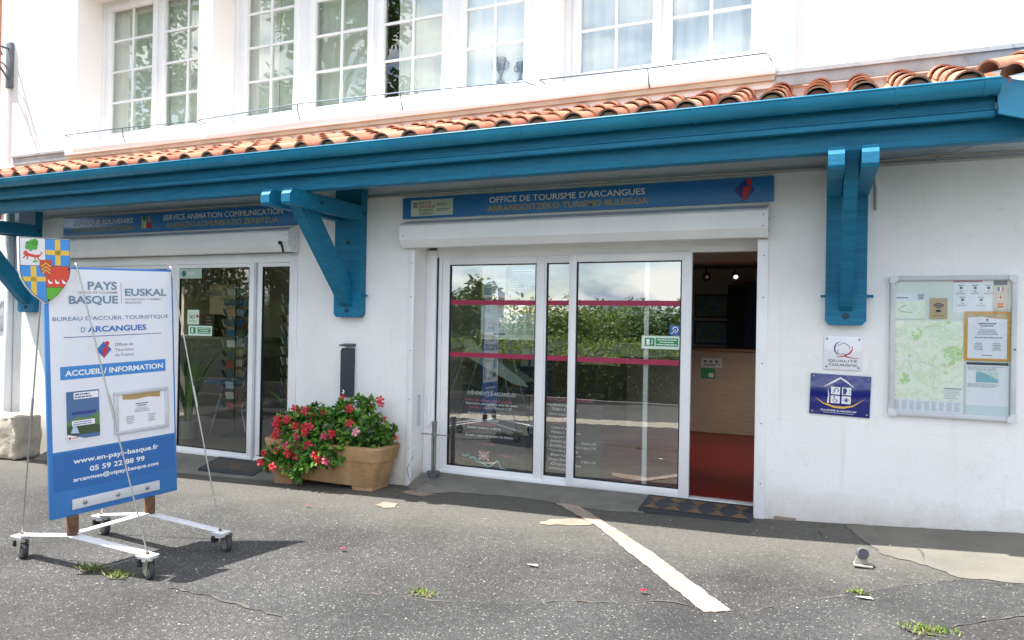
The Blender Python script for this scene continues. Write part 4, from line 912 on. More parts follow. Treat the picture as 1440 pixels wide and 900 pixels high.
# stone block, WC sign, iron lamp at the far left
t = MB()
t.obox((-9.75, -.34, .02), (.42, 0, 0), (0, .17, 0), (0, 0, .27), .03); o = t.build('stone_block', stone)
sd = o.modifiers.new('subdiv', 'SUBSURF'); sd.subdivision_type = 'SIMPLE'; sd.levels = sd.render_levels = 4
tx = bpy.data.textures.new('stone_relief', 'CLOUDS'); tx.noise_scale = .12; dp = o.modifiers.new('relief', 'DISPLACE'); dp.texture = tx; dp.strength = .05; dp.texture_coords = 'GLOBAL'
tag(o, 'rough hewn limestone block against the far left wall', 'stone block')
t = thing('wc_sign', (-10.4, -.01, 1.4), 'pale grey WC sign on the bright wall at far left', 'sign'); xbox('plate', plain('#b9bcc2', .5), t, -10.62, -10.335, -.02, -.004, 1.37, 1.87, bev=.01)
a = Art((-10.62, -.02, 1.37), UX, UZ, FN); a.text('WC', .03, .30, .25, .42, plain('#8c9096'), .01); a.rect(.01, .18, .275, .19, plain('#9da1a7'), 1); a.build('lettering', t)
t = thing('wall_lamp', (-10.38, -.02, 4.75), 'grey wrought iron lamp bracket on the upper left wall', 'wall lamp')
xbox('back_plate', iron, t, -10.445, -10.335, -.05, -.001, 4.74, 5.37, bev=.01)
b = MB(); b.tube([(-10.39, -.05, 5.28), (-10.39, -.62, 5.28)], .016, 8)
sp = [(-10.39, -.05-.42*k/14, 4.86+.36*math.sin(k/14*math.pi/2)) for k in range(15)]; b.tube(sp, .013, 8)
b.tube([(-10.39, -.20+.07*math.cos(k/3), 5.16+.07*math.sin(k/3)) for k in range(17)], .010, 6); b.tube([(-10.39, -.06-.16*k/8, 5.0+.06*math.sin(k/8*math.pi)) for k in range(9)], .010, 6); b.build('arm', iron, t)
b = MB(); b.lathe([(.02, .30), (.05, .26), (.13, .2), (.14, .18), (.09, -.10), (.06, -.12)], (-10.39, -.62, 4.98), seg=6); b.build('lantern', iron, t)
tag(MB().tube([(-10.42, -.012, 4.74), (-10.42, -.012, 3.77)], .018, 8).build('lamp_conduit', pvc), 'white conduit running down the wall below the iron lamp', 'conduit')

# anti-bird wires on the ledge
wire_m = plain('#5d6a78', .5, .6)
for lab, pts, posts in (('thin bent wire on posts under the leftmost upper window', [(-9.06, -.04, 3.92), (-9.10, -.1, 3.951), (-8.03, -.1, 3.946), (-6.85, -.1, 3.915), (-6.75, -.03, 3.88)], ((-8.028, 3.946),)),
                        ('thin wire on two posts under the wide middle upper window', [(-6.70, -.03, 3.89), (-6.76, -.1, 3.921), (-5.29, -.1, 3.957), (-3.97, -.1, 3.933), (-2.60, -.1, 3.88), (-2.50, -.03, 3.85)], ((-5.29, 3.957), (-3.97, 3.933))),
                        ('thin wire on one post under the right hand upper window', [(-2.40, -.03, 3.85), (-2.45, -.1, 3.88), (-1.425, -.1, 3.86), (-.44, -.1, 3.862), (-.38, -.03, 3.78)], ((-1.425, 3.86),))):
    t = thing('bird_wire', pts[1], lab, 'wire', 'bird wires along the window ledge'); MB().tube(pts, .006, 6).build('wire', wire_m, t)
    for x, zz in posts:
        MB().tube([(x, -.1, zz), (x+.005, -.09, zz-.10), (x+.01, -.06, zz-.17)], .006, 6).build('post', wire_m, t)
# trophies behind the fourth pane
for x, s, lab in ((-3.10, 1.0, 'taller silver trophy cup in the upper window'), (-2.88, .72, 'smaller silver trophy cup in the upper window')):
    t = MB(); t.lathe([(.045*s, 0), (.045*s, .02*s), (.012*s, .05*s), (.010*s, .10*s), (.03*s, .13*s), (.055*s, .2*s), (.06*s, .27*s), (.055*s, .27*s), (.02*s, .14*s)], (x, .45, 4.09)); 
    for sg in (-1, 1): t.tube([(x+sg*.055*s, .45, 4.09+.24*s), (x+sg*.09*s, .45, 4.09+.22*s), (x+sg*.085*s, .45, 4.09+.16*s), (x+sg*.04*s, .45, 4.09+.15*s)], .006, 6)
    tag(t.build('trophy', plain('#7d8088', .25, .8)), lab, 'trophy')

# ------------------------------------------------------------------ wheeled information board
A_, B_ = R(10.3), R(2.5)
P0 = Vector((-4.54, -2.83, 1.1)); n_ = Vector((math.cos(A_), -math.sin(A_), 0)); e0 = Vector((math.sin(A_), math.cos(A_), 0))
ex = e0*math.cos(B_)+Vector((0, 0, math.sin(B_))); ez = n_.cross(ex)
if ez.z < 0: ez = -ez
def S(u, v, d=0): return P0+ex*u+ez*v+n_*d
t = thing('information_board', (-4.55, -2.75, -.11), 'tall blue and white information board on a white wheeled frame', 'information board')
sb = worn('board_blue', '#3673b4', '#3b7bbd', 1.5, .4, 0); sb_dark = plain('#2a64a6', .4); sb_white = worn('board_white', '#d6d9e1', '#dddfe6', 2, .4, 0, 40, '#cccfd6')
pn = MB(); pn.obox(P0-n_*.013+ex*.026+ez*.0, ex*.439, n_*.012, ez*.833, .002); pn.build('panel', sb, t)
a = Art(S(0, 0, -.001), ex, ez, n_)
a.rect(-.388, -.392, .452, .818, sb_white, 0); a.rect(-.390, -.657, .446, -.408, sb_dark, 0)
sl_ = plain('#6d8498'); br_ = plain('#7a6660'); bl_ = plain('#3e5f8f'); bl2 = plain('#2f66ae')
a.text('PAYS', -.145, .683, .051, .739, sl_, .03); a.text('OFFICE DE TOURISME', -.209, .655, .054, .671, br_, .004); a.text('BASQUE', -.267, .588, .056, .642, sl_, .03)
a.rect(.078, .587, .081, .737, br_, 1); a.text('EUSKAL', .105, .641, .413, .692, sl_, .03); a.text('ELKARGOKO TURISMO', .106, .609, .367, .622, br_, .004); a.text('BULEGOA', .107, .585, .223, .598, br_, .004)
a.text("BUREAU D'ACCUEIL TOURISTIQUE", -.369, .475, .423, .502, bl_, 0); a.text("D'", -.195, .395, -.160, .429, bl_, 0); a.text('ARCANGUES', -.152, .394, .254, .433, bl2, .028); a.rect(-.305, .361, .364, .366, bl_, 1)
person_logo(a, -.048, .267, .052, plain('#2f66ae'), red_p, 1)
for s, v0, v1, u1 in (('Offices de', .288, .310, .157), ('Tourisme', .251, .273, .157), ('de France', .214, .238, .159)): a.text(s, .026, v0, u1, v1, plain('#6a6d78'), 0)
a.rect(-.331, .082, .393, .170, plain('#3b82c6', .4), 1); a.text('ACCUEIL / INFORMATION', -.302, .106, .372, .143, w_txt, .028, 3)
a.text('www.en-pays-basque.fr', -.265, -.487, .324, -.452, w_txt, .02); a.text('05 59 22 88 99', -.161, -.556, .219, -.520, w_txt, .02); a.text('arcangues@otpaysbasque.com', -.267, -.608, .321, -.580, w_txt, .02)
a.build('lettering', t)
b = MB(); b.obox(S(.022, -.759, .0045), ex*.302, n_*.004, ez*.034, .001); b.build('clamp_bar', plain('#c3c6ca', .4), t)
b = MB()
for u in (-.2, .02, .23): b.lathe([(.015, 0), (.013, .008), (.004, .012)], S(u, -.759, .0085), n_, 12)
sep(b, 'screw', steel, t)
post_b = [S(-.275, -.965, -.013), S(.255, -.955, -.013)]
for k, u in enumerate((-.272, .258)):
    top = S(u, -.835, -.013); bot = post_b[k]; b = MB(); prof = []; h = (top-bot).length
    for q in range(27): prof += [(.038 if q % 2 else .033, h*q/26)]
    b.lathe(prof, bot, (top-bot), 18); b.build('spring_post', rust, t)
    b = MB(); b.obox(S(u, .0, -.034), ex*.02, n_*.006, ez*.80, .003); b.build('stiffener', steel, t)
piv = [Vector((-5.21, -3.0, g(-5.2)+.152)), Vector((-3.955, -3.0, g(-3.95)+.152)), Vector((-3.93, -2.42, g(-3.93)+.152)), Vector((-5.2, -2.40, g(-5.2)+.152))]
def bar(name, p, q, w_, th=.008):
    d = (q-p).normalized(); s = d.cross(Vector((0, 0, 1))).normalized(); u = s.cross(d).normalized(); b = MB()
    b.obox((p+q)/2, d*((q-p).length/2), s*w_/2, u*th/2, .002); return b.build(name, white_leg, t)
for k, pb in ((0, 0), (1, 0), (2, 1), (3, 1)): bar('leg', post_b[pb]-Vector((0, 0, .004)), piv[k]+Vector((0, 0, .006)), .075)
bar('cross_member', post_b[0]+Vector((0, 0, .006)), post_b[1]+Vector((0, 0, .006)), .06)
for k, p in enumerate(piv):
    dx = (.09, .03, .02, .05)[k]; dy = (-.02, .0, .05, .02)[k]; gz = g(p.x)
    b = MB(); b.box(p.x-.055, p.x+.055, p.y-.045, p.y+.045, p.z-.006, p.z+.004, .002); b.box(p.x-.05, p.x+.05, p.y-.04, p.y+.04, p.z-.018, p.z-.0105, .002); b.lathe([(.035, -.035), (.035, -.018)], p, seg=16)
    cst = b.build('caster', white_leg, t)
    wc = Vector((p.x+dx*.5, p.y+dy, gz+.056)); axd = Vector((.25, 1, 0)).normalized(); fd = Vector((1, -.25, 0)).normalized()
    MB().lathe([(.02, -.018), (.052, -.018), (.056, -.012), (.056, .012), (.052, .018), (.02, .018)], wc, axd, 24).build('tyre', rubber, cst)
    MB().lathe([(.0, -.020), (.034, -.020), (.034, .020), (.0, .020)], wc, axd, 18).build('rim', plain('#9a9b9c', .5), cst)
    b = MB()
    for s in (-1, 1):
        o_ = wc+axd*s*.026-axd*.002
        b.prism([(-.032, -.012), (.018, -.022), (.036, .075), (-.038, .075)], o_, fd, UZ, axd*.004)
    b.build('fork', plain('#9c9a90', .4, .6), cst)
    MB().box(p.x-.06, p.x-.025, p.y-.03, p.y+.02, gz+.075, gz+.118, .006).build('brake', black, cst)
    MB().lathe([(.012, 0), (.010, .012)], p+Vector((0, 0, .009)), seg=8).build('nut', rust, cst)
cab = plain('#a9a7a2', .4, .7)
topL, topR = S(-.217, .845, .012), S(.448, .845, .012)
for k, q in ((0, S(-.40, .80, -.04)), (1, topL), (2, topR), (3, S(.40, .80, -.04))):
    st = piv[k]+Vector((0, 0, .01)); mid = st.lerp(q, .5)+Vector((0, 0, -.012)); b = MB(); b.tube([st, mid, q], .005, 6); b.tube([st.lerp(q, .46), st.lerp(q, .54)], .008, 6)
    if k in (1, 2): b.tube([q, q+n_*(-.012)+ez*.01, q-n_*.035], .007, 6)
    b.build('stay_cable', cab, t)
# heraldic shield plate on the top corner
sh = thing('shield_sign', S(-.415, .6, .02), 'coat of arms shield fixed to the top corner of the information board', 'sign')
def sc_(pts): return [(-.415+u*1.0, v) for u, v in pts]
out_ = [(-.150, 1.013), (.150, 1.013), (.150, .80), (.140, .755), (.115, .705), (.07, .645), (0, .590), (-.07, .645), (-.115, .705), (-.140, .755), (-.150, .80)]
b = MB(); b.prism(sc_(out_), S(0, 0, .006), ex, ez, n_*.028); b.build('plate', plain('#e2e2e4', .4), sh, smooth=0)
a = Art(S(0, 0, .034), ex, ez, n_); a.h = .001
def clip(pts, axis, val, keep):
    r = []
    for p, q in zip(pts, pts[1:]+pts[:1]):
        ip, iq = (p[axis]-val)*keep >= 0, (q[axis]-val)*keep >= 0
        if ip: r.append(p)
        if ip != iq: tt = (val-p[axis])/(q[axis]-p[axis]); r.append((p[0]+(q[0]-p[0])*tt, p[1]+(q[1]-p[1])*tt))
    return r
inn = [(u*.965, .80+(v-.80)*.972) for u, v in out_]; edge = [(u*.99, .80+(v-.80)*.99) for u, v in out_]
cblue, cyel, cred, cgrn, cwht = plain('#3a86cc'), plain('#d9b548'), plain('#c8442c'), plain('#5aa52c'), plain('#d6d6da')
a.poly(sc_(edge), black, 0)
Lh, Rh = clip(inn, 0, -.001, -1), clip(inn, 0, .001, 1)
a.poly(sc_(clip(Lh, 1, .835, 1)), cwht, 1); a.poly(sc_(clip(Rh, 1, .835, 1)), cblue, 1); a.poly(sc_(clip(Lh, 1, .832, -1)), cblue, 1)
a.poly(sc_(clip(clip(Rh, 1, .832, -1), 1, .697, 1)), cred, 1); a.poly(sc_(clip(Rh, 1, .694, -1)), cgrn, 1)
a.poly(sc_([(.057, .838), (.089, .838), (.089, 1.006), (.057, 1.006)]), cyel, 2); a.poly(sc_([(.002, .905), (.144, .905), (.144, .937), (.002, .937)]), cyel, 2)
a.poly(sc_(clip(clip(Lh, 0, -.088, 1), 0, -.056, -1) and [p for p in clip(clip(clip(Lh, 1, .831, -1), 0, -.088, 1), 0, -.056, -1)]), cyel, 2); a.poly(sc_(clip(clip(Lh, 1, .733, 1), 1, .763, -1)), cyel, 2)
rt_ = random.Random(4)
a.rect(-.415-.090, .925, -.415-.080, .95, plain('#6a4a30'), 2)
for k in range(13): a.disc(-.415-.083+rt_.uniform(-.028, .028), .968+rt_.uniform(-.022, .026), rt_.uniform(.013, .02), plain('#4fa03a' if k % 3 else '#3d8a30'), 2+k*.2, 10)
# small red running beast
a.poly(sc_([(-.125, .905), (-.11, .916), (-.095, .910), (-.06, .902), (-.035, .905), (-.03, .893), (-.045, .885), (-.075, .887), (-.1, .892), (-.118, .893)]), cred, 2)
for p in ([(-.112, .895), (-.13, .878)], [(-.1, .893), (-.108, .872)], [(-.05, .888), (-.035, .868)], [(-.062, .888), (-.06, .868)], [(-.033, .9), (-.018, .915), (-.03, .922)]): a.line(sc_(p), .007, cred, 2)
a.poly(sc_([(-.128, .907), (-.118, .928), (-.102, .92), (-.105, .905)]), cred, 2.5)
a.poly(sc_([(-.08, .862), (-.05, .868), (-.04, .858), (-.07, .852)]), cgrn, 2)
es = [(-.036, .872), (.036, .872), (.036, .82), (.026, .795), (0, .772), (-.026, .795), (-.036, .82)]
a.poly(sc_(es), plain('#b8482c'), 5)
for k in range(3): v = .852-.022*k; a.line(sc_([(-.028+.003*k, v-.025), (0, v), (.028-.003*k, v-.025)]), .007, cyel, 6)
for k in range(3):
    u = .022+.042*k; v = .727
    a.poly(sc_([(u-.013, v+.016), (u-.008, v+.02), (u-.003, v+.008), (u+.016, v-.002), (u+.006, v-.010), (u-.008, v-.006)]), w_txt, 3)
a.build('coat_of_arms', sh)
bo = MB()
for u, v in ((.138, .815), (.012, .612)): bo.lathe([(.007, 0), (.006, .004)], S(-.415+u, v, .035), n_, 10)
sep(bo, 'bolt', black, sh)
# poster and snap frame hanging on the board
po = thing('poster', S(-.2, -.34, 0), 'taped travel poster with blue landscape photo on the information board', 'poster')
b = MB(); b.obox(S(-.196, -.163, .0032), ex*.113, n_*.0008, ez*.171); b.build('sheet', plain('#dfe2e6', .35), po)
a = Art(S(-.309, -.334, .004), ex, ez, n_); a.h = .0006; W_, H_ = .226, .342
a.rect(.008, .01, W_-.006, H_-.008, plain('#4a6a94', .3), 0); a.poly([(.008, .13), (.07, .16), (.14, .15), (W_-.006, .18), (W_-.006, .07), (.008, .09)], plain('#5a7d4a', .3), 1); a.poly([(.008, .1), (.1, .12), (W_-.006, .09), (W_-.006, .04), (.008, .04)], plain('#3d4f33', .3), 2)
a.rect(.055, H_-.062, W_-.012, H_-.018, w_txt, 2); a.greek(.062, H_-.058, W_-.02, H_-.022, 2, navy, 3, .5, 2); a.rect(.04, .176, W_-.03, .196, navy, 3); a.rect(.04, .10, W_-.04, .136, w_txt, 3); a.greek(.05, .104, W_-.05, .132, 2, navy, 4, .4, 3)
a.poly([(.03, .055), (.05, .11), (.07, .09), (.085, .05)], plain('#a9bfd6'), 4); a.poly([(.008, .01), (.12, .01), (.008, .05)], w_txt, 5); a.rect(.015, .015, .03, .03, red_p, 6); a.greek(.036, .016, .08, .028, 1, red_p, 6, .5); a.build('print', po)
fr = thing('snap_frame', S(.2, -.33, 0), 'silver snap frame holding a white opening hours sheet on the board', 'frame')
b = MB()
u0, u1, v0, v1 = .008, .402, -.335, -.033
for c_, hx, hz in (((u0+u1)/2, (u1-u0)/2, .0), ): pass
b.obox(S((u0+u1)/2, v1-.013, .010), ex*(u1-u0)/2, n_*.007, ez*.013, .004); b.obox(S((u0+u1)/2, v0+.013, .010), ex*(u1-u0)/2, n_*.007, ez*.013, .004)
b.obox(S(u0+.013, (v0+v1)/2, .010), ex*.013, n_*.0065, ez*((v1-v0)/2-.0265), .004); b.obox(S(u1-.013, (v0+v1)/2, .010), ex*.013, n_*.0065, ez*((v1-v0)/2-.0265), .004)
b.build('frame', alu_grey, fr)
b = MB(); b.obox(S((u0+u1)/2, (v0+v1)/2, .0045), ex*((u1-u0)/2-.014), n_*.002, ez*((v1-v0)/2-.014)); b.build('sheet', plain('#e0e1e6', .4), fr)
a = Art(S(u0, v0, .0065), ex, ez, n_); a.h = .0006; W_, H_ = u1-u0, v1-v0
a.poly([(.06, H_-.03), (W_-.06, H_-.03), (W_-.06, H_-.07), (W_*.6, H_-.06), (W_*.4, H_-.07), (.06, H_-.062)], plain('#a8905a'), 1)
a.greek(W_*.38, H_-.125, W_*.62, H_-.095, 2, ink, 1, .5, 1, True); a.greek(W_*.34, H_-.165, W_*.66, H_-.13, 4, ink, 1, .3, 2, True); a.greek(W_*.2, .06, W_*.36, .12, 5, ink, 1, .3, 3, True); a.greek(W_*.6, .06, W_*.76, .12, 5, ink, 1, .3, 4, True); a.build('print', fr)

# ------------------------------------------------------------------ stickers on the glass
def sticker(x0, x1, z0, z1, y, mat, label, name='door_sticker'):
    t = thing(name, ((x0+x1)/2, y, z0), label, 'sticker'); xbox('film', mat, t, x0, x1, y-.0012, y, z0, z1); return t, Art((x0, y-.0012, z0), UX, UZ, FN), x1-x0, z1-z0
t, a, W_, H_ = sticker(-1.52, -1.165, 1.385, 1.505, .254, plain('#cfe3d6', .4), 'green and white fire exit sticker on the large sliding pane')
a.rect(.03, .025, .12, H_-.02, green_p, 0); a.rect(.13, .025, W_-.02, H_-.02, green_p, 0); a.greek(.14, .03, W_-.03, H_-.025, 3, w_txt, 1, .4, 1, True); a.rect(.045, .035, .075, H_-.03, w_txt, 1); a.line([(.09, .04), (.1, .06), (.095, .085)], .008, w_txt, 1); a.build('print', t)
t, a, W_, H_ = sticker(-1.262, -1.165, 1.515, 1.605, .254, plain('#2a62a6', .4), 'small blue sticker with white ear symbol on the door')
a.ring(W_*.52, H_*.58, .027, .009, w_txt, 0, -70, 190); a.line([(.015, .012), (.05, .05)], .007, w_txt, 0); a.line([(W_*.6, .03), (W_*.5, .018)], .008, w_txt, 0); a.build('print', t)
yl = .072
t, a, W_, H_ = sticker(-7.03, -6.65, 1.38, 1.50, yl, plain('#cfe3d6', .4), 'green fire exit sticker on the left shop door')
a.rect(.03, .025, .12, H_-.02, green_p, 0); a.rect(.15, .025, W_-.02, H_-.02, green_p, 0); a.greek(.16, .03, W_-.03, H_-.025, 3, w_txt, 1, .4, 1, True); a.rect(.05, .035, .08, H_-.03, w_txt, 1); a.build('print', t)
t, a, W_, H_ = sticker(-7.05, -6.86, 1.515, 1.69, yl, plain('#c8dccb', .4), 'pale green Ici sticker on the left shop door')
a.text('Ici', .04, .07, .12, .13, plain('#2e5a48'), .01, 1); a.greek(.03, .025, .16, .05, 2, green_p, 1, .4, 3); a.disc(.165, .10, .02, red_p, 1); a.build('print', t)
t, a, W_, H_ = sticker(-7.19, -6.83, 2.07, 2.19, yl, plain('#a9bfb2', .4), 'pale green rectangular sticker at the top corner of the left door')
a.disc(.07, .06, .035, plain('#2e6a70'), 0); a.greek(.13, .04, .32, .085, 2, w_txt, 1, .4, 2); a.build('print', t)
t = thing('door_sticker', (-6.65, yl, 1.85), 'small black round animal sticker on the left shop door', 'sticker')
a = Art((-6.72, yl-.001, 1.83), UX, UZ, FN); a.ring(.04, .05, .045, .006, black, 0); a.poly([(.015, .05), (.04, .068), (.065, .055), (.04, .035)], black, 0); a.greek(.1, .03, .24, .08, 3, black, 0, .5, 2); a.build('print', t)

# ------------------------------------------------------------------ inside the tourist office
def win_paper(x0, x1, z0, z1, mat, label, build, y=.345, name='window_notice'):
    t = thing(name, ((x0+x1)/2, y, z0), label, 'notice'); xbox('sheet', mat, t, x0, x1, y, y+.002, z0, z1); a = Art((x0, y, z0), UX, UZ, FN); a.h = .001; build(a, x1-x0, z1-z0); a.build('print', t)
org = plain('#c9964a', .6)
def n1(a, W_, H_):
    a.rect(.015, .015, W_-.015, H_-.01, plain('#dfe4ea'), 0); a.rect(.03, H_*.6, W_*.52, H_-.03, plain('#d8c0b4'), 1); a.rect(.03, .04, W_*.4, H_*.42, plain('#7f93a8'), 1); a.rect(W_*.4, .05, W_-.02, H_*.5, w_txt, 1); a.greek(W_*.42, .06, W_-.03, H_*.48, 7, ink, 2, .3, 5)
def n2(a, W_, H_):
    a.rect(.012, .012, W_-.012, H_-.01, plain('#7e97bd'), 0); a.rect(.06, H_-.09, W_-.02, H_-.05, w_txt, 1); a.greek(.07, H_-.085, W_-.03, H_-.055, 1, navy, 2, .5); a.poly([(.012, .012), (W_*.5, .012), (.012, .09)], w_txt, 2); a.poly([(.1, .012), (W_-.012, .012), (W_-.012, .13), (.2, .07)], plain('#64805a'), 1); a.rect(.03, .1, W_-.06, .15, plain('#cdd6e2'), 2); a.greek(.04, .105, W_-.07, .145, 2, navy, 3, .4)
def n3(a, W_, H_):
    a.greek(.03, H_-.1, W_-.03, H_-.02, 6, grey_ink, 1, .35, 2); a.rect(.025, .07, W_-.025, H_-.13, plain('#cfd6da'), 0); a.greek(.03, .075, W_-.03, H_-.14, 14, ink, 1, .3, 7); a.rect(W_*.5, .045, W_-.02, .062, plain('#3c6ea6'), 1); a.poly([(.01, .01), (W_*.8, .01), (W_*.4, .04), (.01, .05)], plain('#b7a47c'), 1)
def n4(a, W_, H_):
    a.rect(.02, H_-.09, W_-.01, H_-.03, plain('#a8905a'), 1)
    for k in range(3): a.greek(.02+k*(W_-.03)/3, .05, .01+(k+1)*(W_-.03)/3, H_-.11, 18, ink, 1, .35, k)
win_paper(-3.225, -2.94, 1.845, 2.19, org, 'white notice with photos in an orange frame behind the left pane', n1)
win_paper(-2.935, -2.62, 1.845, 2.19, org, 'blue poster in an orange frame behind the left pane', n2)
win_paper(-3.225, -2.93, 1.43, 1.79, plain('#d3ddd8', .7), 'white timetable sheet below the upper red stripe', n3)
win_paper(-2.928, -2.615, 1.43, 1.79, plain('#d9dfe0', .7), 'white three column sheet with a tan heading behind the left pane', n4)
t = thing('wall_poster', (-3.85, .8, 1.8), 'pale poster with brown picture on the office side wall', 'poster')
MB().box(-3.859, -3.855, .50, .95, 1.62, 2.25).build('sheet', plain('#cfcfca', .7), t)
a = Art((-3.855, .50, 1.62), (0, 1, 0), UZ, (1, 0, 0)); a.rect(.04, .3, .41, .6, plain('#7d6a58'), 0); a.poly([(.15, .3), (.3, .3), (.26, .55), (.2, .55)], plain('#c0704a'), 1); a.greek(.05, .05, .4, .26, 6, ink, 1, .3, 4); a.build('print', t)

def chalkboard(x0, x1, z0, z1, y, label):
    t = thing('chalkboard', ((x0+x1)/2, y, z0), label, 'chalkboard'); b = MB(); b.box(x0, x1, y, y+.02, z0, z1, .003); b.build('slate', plain('#1e2126', .7), t)
    b = MB(); b.tube([(x0+.08, y+.03, z1-.05), (x0+.06, y+.22, z0)], .012, 6); b.tube([(x1-.08, y+.03, z1-.05), (x1-.06, y+.22, z0)], .012, 6); b.build('prop', black, t)
    return t, Art((x0, y, z0), UX, UZ, FN)
ch_w, ch_p, ch_c = plain('#f2f2f2', .9), plain('#d8687e', .9), plain('#7fd0dc', .9)
t, a = chalkboard(-3.45, -2.72, .046, .945, .375, 'black chalkboard reading Evènements à Arcangues behind the left pane')
a.text('EVÈNEMENTS À ARCANGUES', .07, .80, .62, .84, ch_w, .01, 1, 0, .15)
def chalk(a, rows):
    for i, (s, u0, u1, v, mt) in enumerate(rows): a.text(s, u0, v, u1, v+.026, mt, .016, 1, 0, .2)
chalk(a, [('Fêtes du village, visite guidée', .05, .58, .735, ch_p), ('Exposition permanente tous les jours', .05, .64, .70, ch_w), ('- marché artisanal', .06, .36, .66, ch_p), ('Trinquet à 20h', .38, .58, .66, ch_w), ('Marché tous les mercredis matin', .08, .46, .60, ch_w), ('* Animations musicales', .05, .44, .535, ch_w), ('Concert à l\'église', .07, .4, .49, ch_p), ('Atelier poterie enfants', .07, .46, .45, ch_w), ('25 août - repas sur la place du fronton', .05, .6, .37, ch_w), ('Sur réservation', .2, .38, .29, ch_p), ('+ d\'infos ici', .42, .62, .18, ch_p)])
a.rect(.21, .13, .33, .22, plain('#b85e58', .9), 0); a.line([(.21, .13), (.33, .22)], .010, ch_w, 1); a.line([(.21, .22), (.33, .13)], .010, ch_w, 1); a.line([(.21, .175), (.33, .175)], .008, ch_w, 2); a.line([(.27, .13), (.27, .22)], .008, ch_w, 2)
a.line([(.02, .17), (.06, .15), (.09, .18), (.12, .14), (.16, .15), (.19, .11), (.26, .10), (.33, .06), (.37, .09), (.43, .14), (.47, .06), (.55, .05), (.62, .035)], .016, ch_c, 1); a.build('chalk', t)
t, a = chalkboard(-2.56, -1.93, .046, .93, .375, 'black chalkboard reading Spectacles behind the narrow pane')
a.text('SPECTACLES À ARCANGUES', .03, .79, .55, .83, ch_p, .01, 1, 0, .15)
rows = []; rnc = random.Random(6)
for i, s in enumerate(('Demandez le programme', 'Théâtre de verdure', 'Quatuor à cordes', 'Chants basques', 'Danses du pays', 'Cinéma en plein air', 'Pelote à main nue', 'Contes pour enfants', 'Orchestre du village', 'Soirée mutxiko', 'Chorale à l\'église', 'Bertsolari', 'Cirque familial', 'Grande fête', 'Initiation gratuite')):
    u = .10+rnc.uniform(-.03, .03) if i else .05; rows.append((s, u, u+rnc.uniform(.22, .34), .74-.045*i, ch_p if i in (3, 4) else ch_w))
    if i in (8, 9, 12): rows.append(('10 juin à 17h', .43, .58, .74-.045*i, ch_w))
chalk(a, rows); a.build('chalk', t)
# leaflet lectern
t = thing('leaflet_lectern', (-3.35, .95, .05), 'pale green slanted leaflet lectern on thin legs inside the window', 'lectern')
b = MB(); b.prism([(-3.72, 1.42), (-3.60, 1.36), (-2.98, .98), (-2.92, .90), (-3.10, .93), (-3.70, 1.22)], (0, .92, 0), UX, UZ, (0, .012, 0)); b.obox((-3.33, 1.07, 1.17), Vector((.36, 0, -.22)), (0, .14, 0), (.005, 0, .008)); b.build('sloped_panel', plain('#b9cdc0', .3), t)
for x in (-3.42, -3.18): MB().tube([(x, .95, 1.1), (x-.12, .97, .045)], .01, 6).build('leg', steel, t)
b = MB()
for k in range(4): x = -3.2-.12*k; b.obox((x, 1.05, 1.2+.075*k), (.05, 0, -.03), (0, .07, 0), (.004, 0, .006))
b.build('leaflet', plain('#c9a63a', .6), t)
t = thing('leaflet_rack', (-3.35, 1.75, .05), 'blue leaflet rack full of brochures behind the lectern', 'leaflet rack')
b = MB(); b.box(-3.75, -3.05, 1.9, 1.95, .05, 1.55, .005); b.box(-3.77, -3.75, 1.62, 1.95, .05, 1.55); b.box(-3.05, -3.03, 1.62, 1.95, .05, 1.55)
for k in range(5): b.box(-3.75, -3.05, 1.62, 1.9, .25+.27*k, .27+.27*k)
b.build('stand', plain('#2f5f9c', .5), t)
rl = random.Random(8)
for k in range(5):
    for j in range(5):
        b = MB(); x = -3.70+.125*j; b.obox((x+.05, 1.68+.02*rl.random(), .27+.27*k+.105), (.048, 0, 0), (0, .008, .003), (0, .02, .1)); b.build('leaflet', rl.choice(card_mats), t)
# reception counter and the room behind
t = thing('reception_counter', (-.8, 4.6, .05), 'oak fronted reception counter facing the open doorway', 'counter')
xbox('front_panel', oak, t, -1.75, 1.2, 4.42, 4.46, .05, 1.24); xbox('counter_top', wood('oak_edge', '#8b6a4c', '#a07c5b'), t, -1.8, 1.25, 4.38, 4.95, 1.241, 1.28, bev=.004); xbox('side_panel', plain('#b9b9b6', .6), t, -2.7, -1.76, 4.40, 4.9, .05, 1.16)
t = thing('counter_notice', (-1.30, 4.4, .8), 'white and green notice fixed to the counter front', 'notice'); xbox('sheet', plain('#d5d8d6', .7), t, -1.60, -1.30, 4.412, 4.418, 1.0, 1.14)
a = Art((-1.60, 4.412, 1.0), UX, UZ, FN); a.greek(.04, .02, .28, .06, 2, ink, 1, .5, 1); a.disc(.06, .09, .02, ink, 1); a.disc(.14, .09, .02, ink, 1); a.disc(.22, .09, .02, ink, 1); a.rect(.0, -.16, .2, -.01, green_p, 1); a.rect(.11, -.14, .18, -.08, w_txt, 2); a.build('print', t)
t = thing('partition', (-.3, 6.0, .05), 'dark blue partition panel behind the counter', 'partition'); xbox('panel', plain('#22405e', .6), t, -1.15, 1.6, 5.95, 6.0, .05, 2.35); xbox('edge', plain('#15181c', .6), t, -1.42, -1.16, 5.97, 6.2, .05, 2.3)
for k, (x0, z0, lab) in enumerate(((-2.05, 1.75, 'framed landscape picture on the back wall, upper of two'), (-2.05, 1.28, 'framed landscape picture on the back wall, lower of two'))):
    t = thing('wall_picture', (x0, 6.58, z0), lab, 'picture'); xbox('frame', plain('#3c4045', .5), t, x0, x0+.58, 6.57, 6.598, z0, z0+.42); xbox('image', photo_mat, t, x0+.03, x0+.55, 6.562, 6.569, z0+.03, z0+.39)
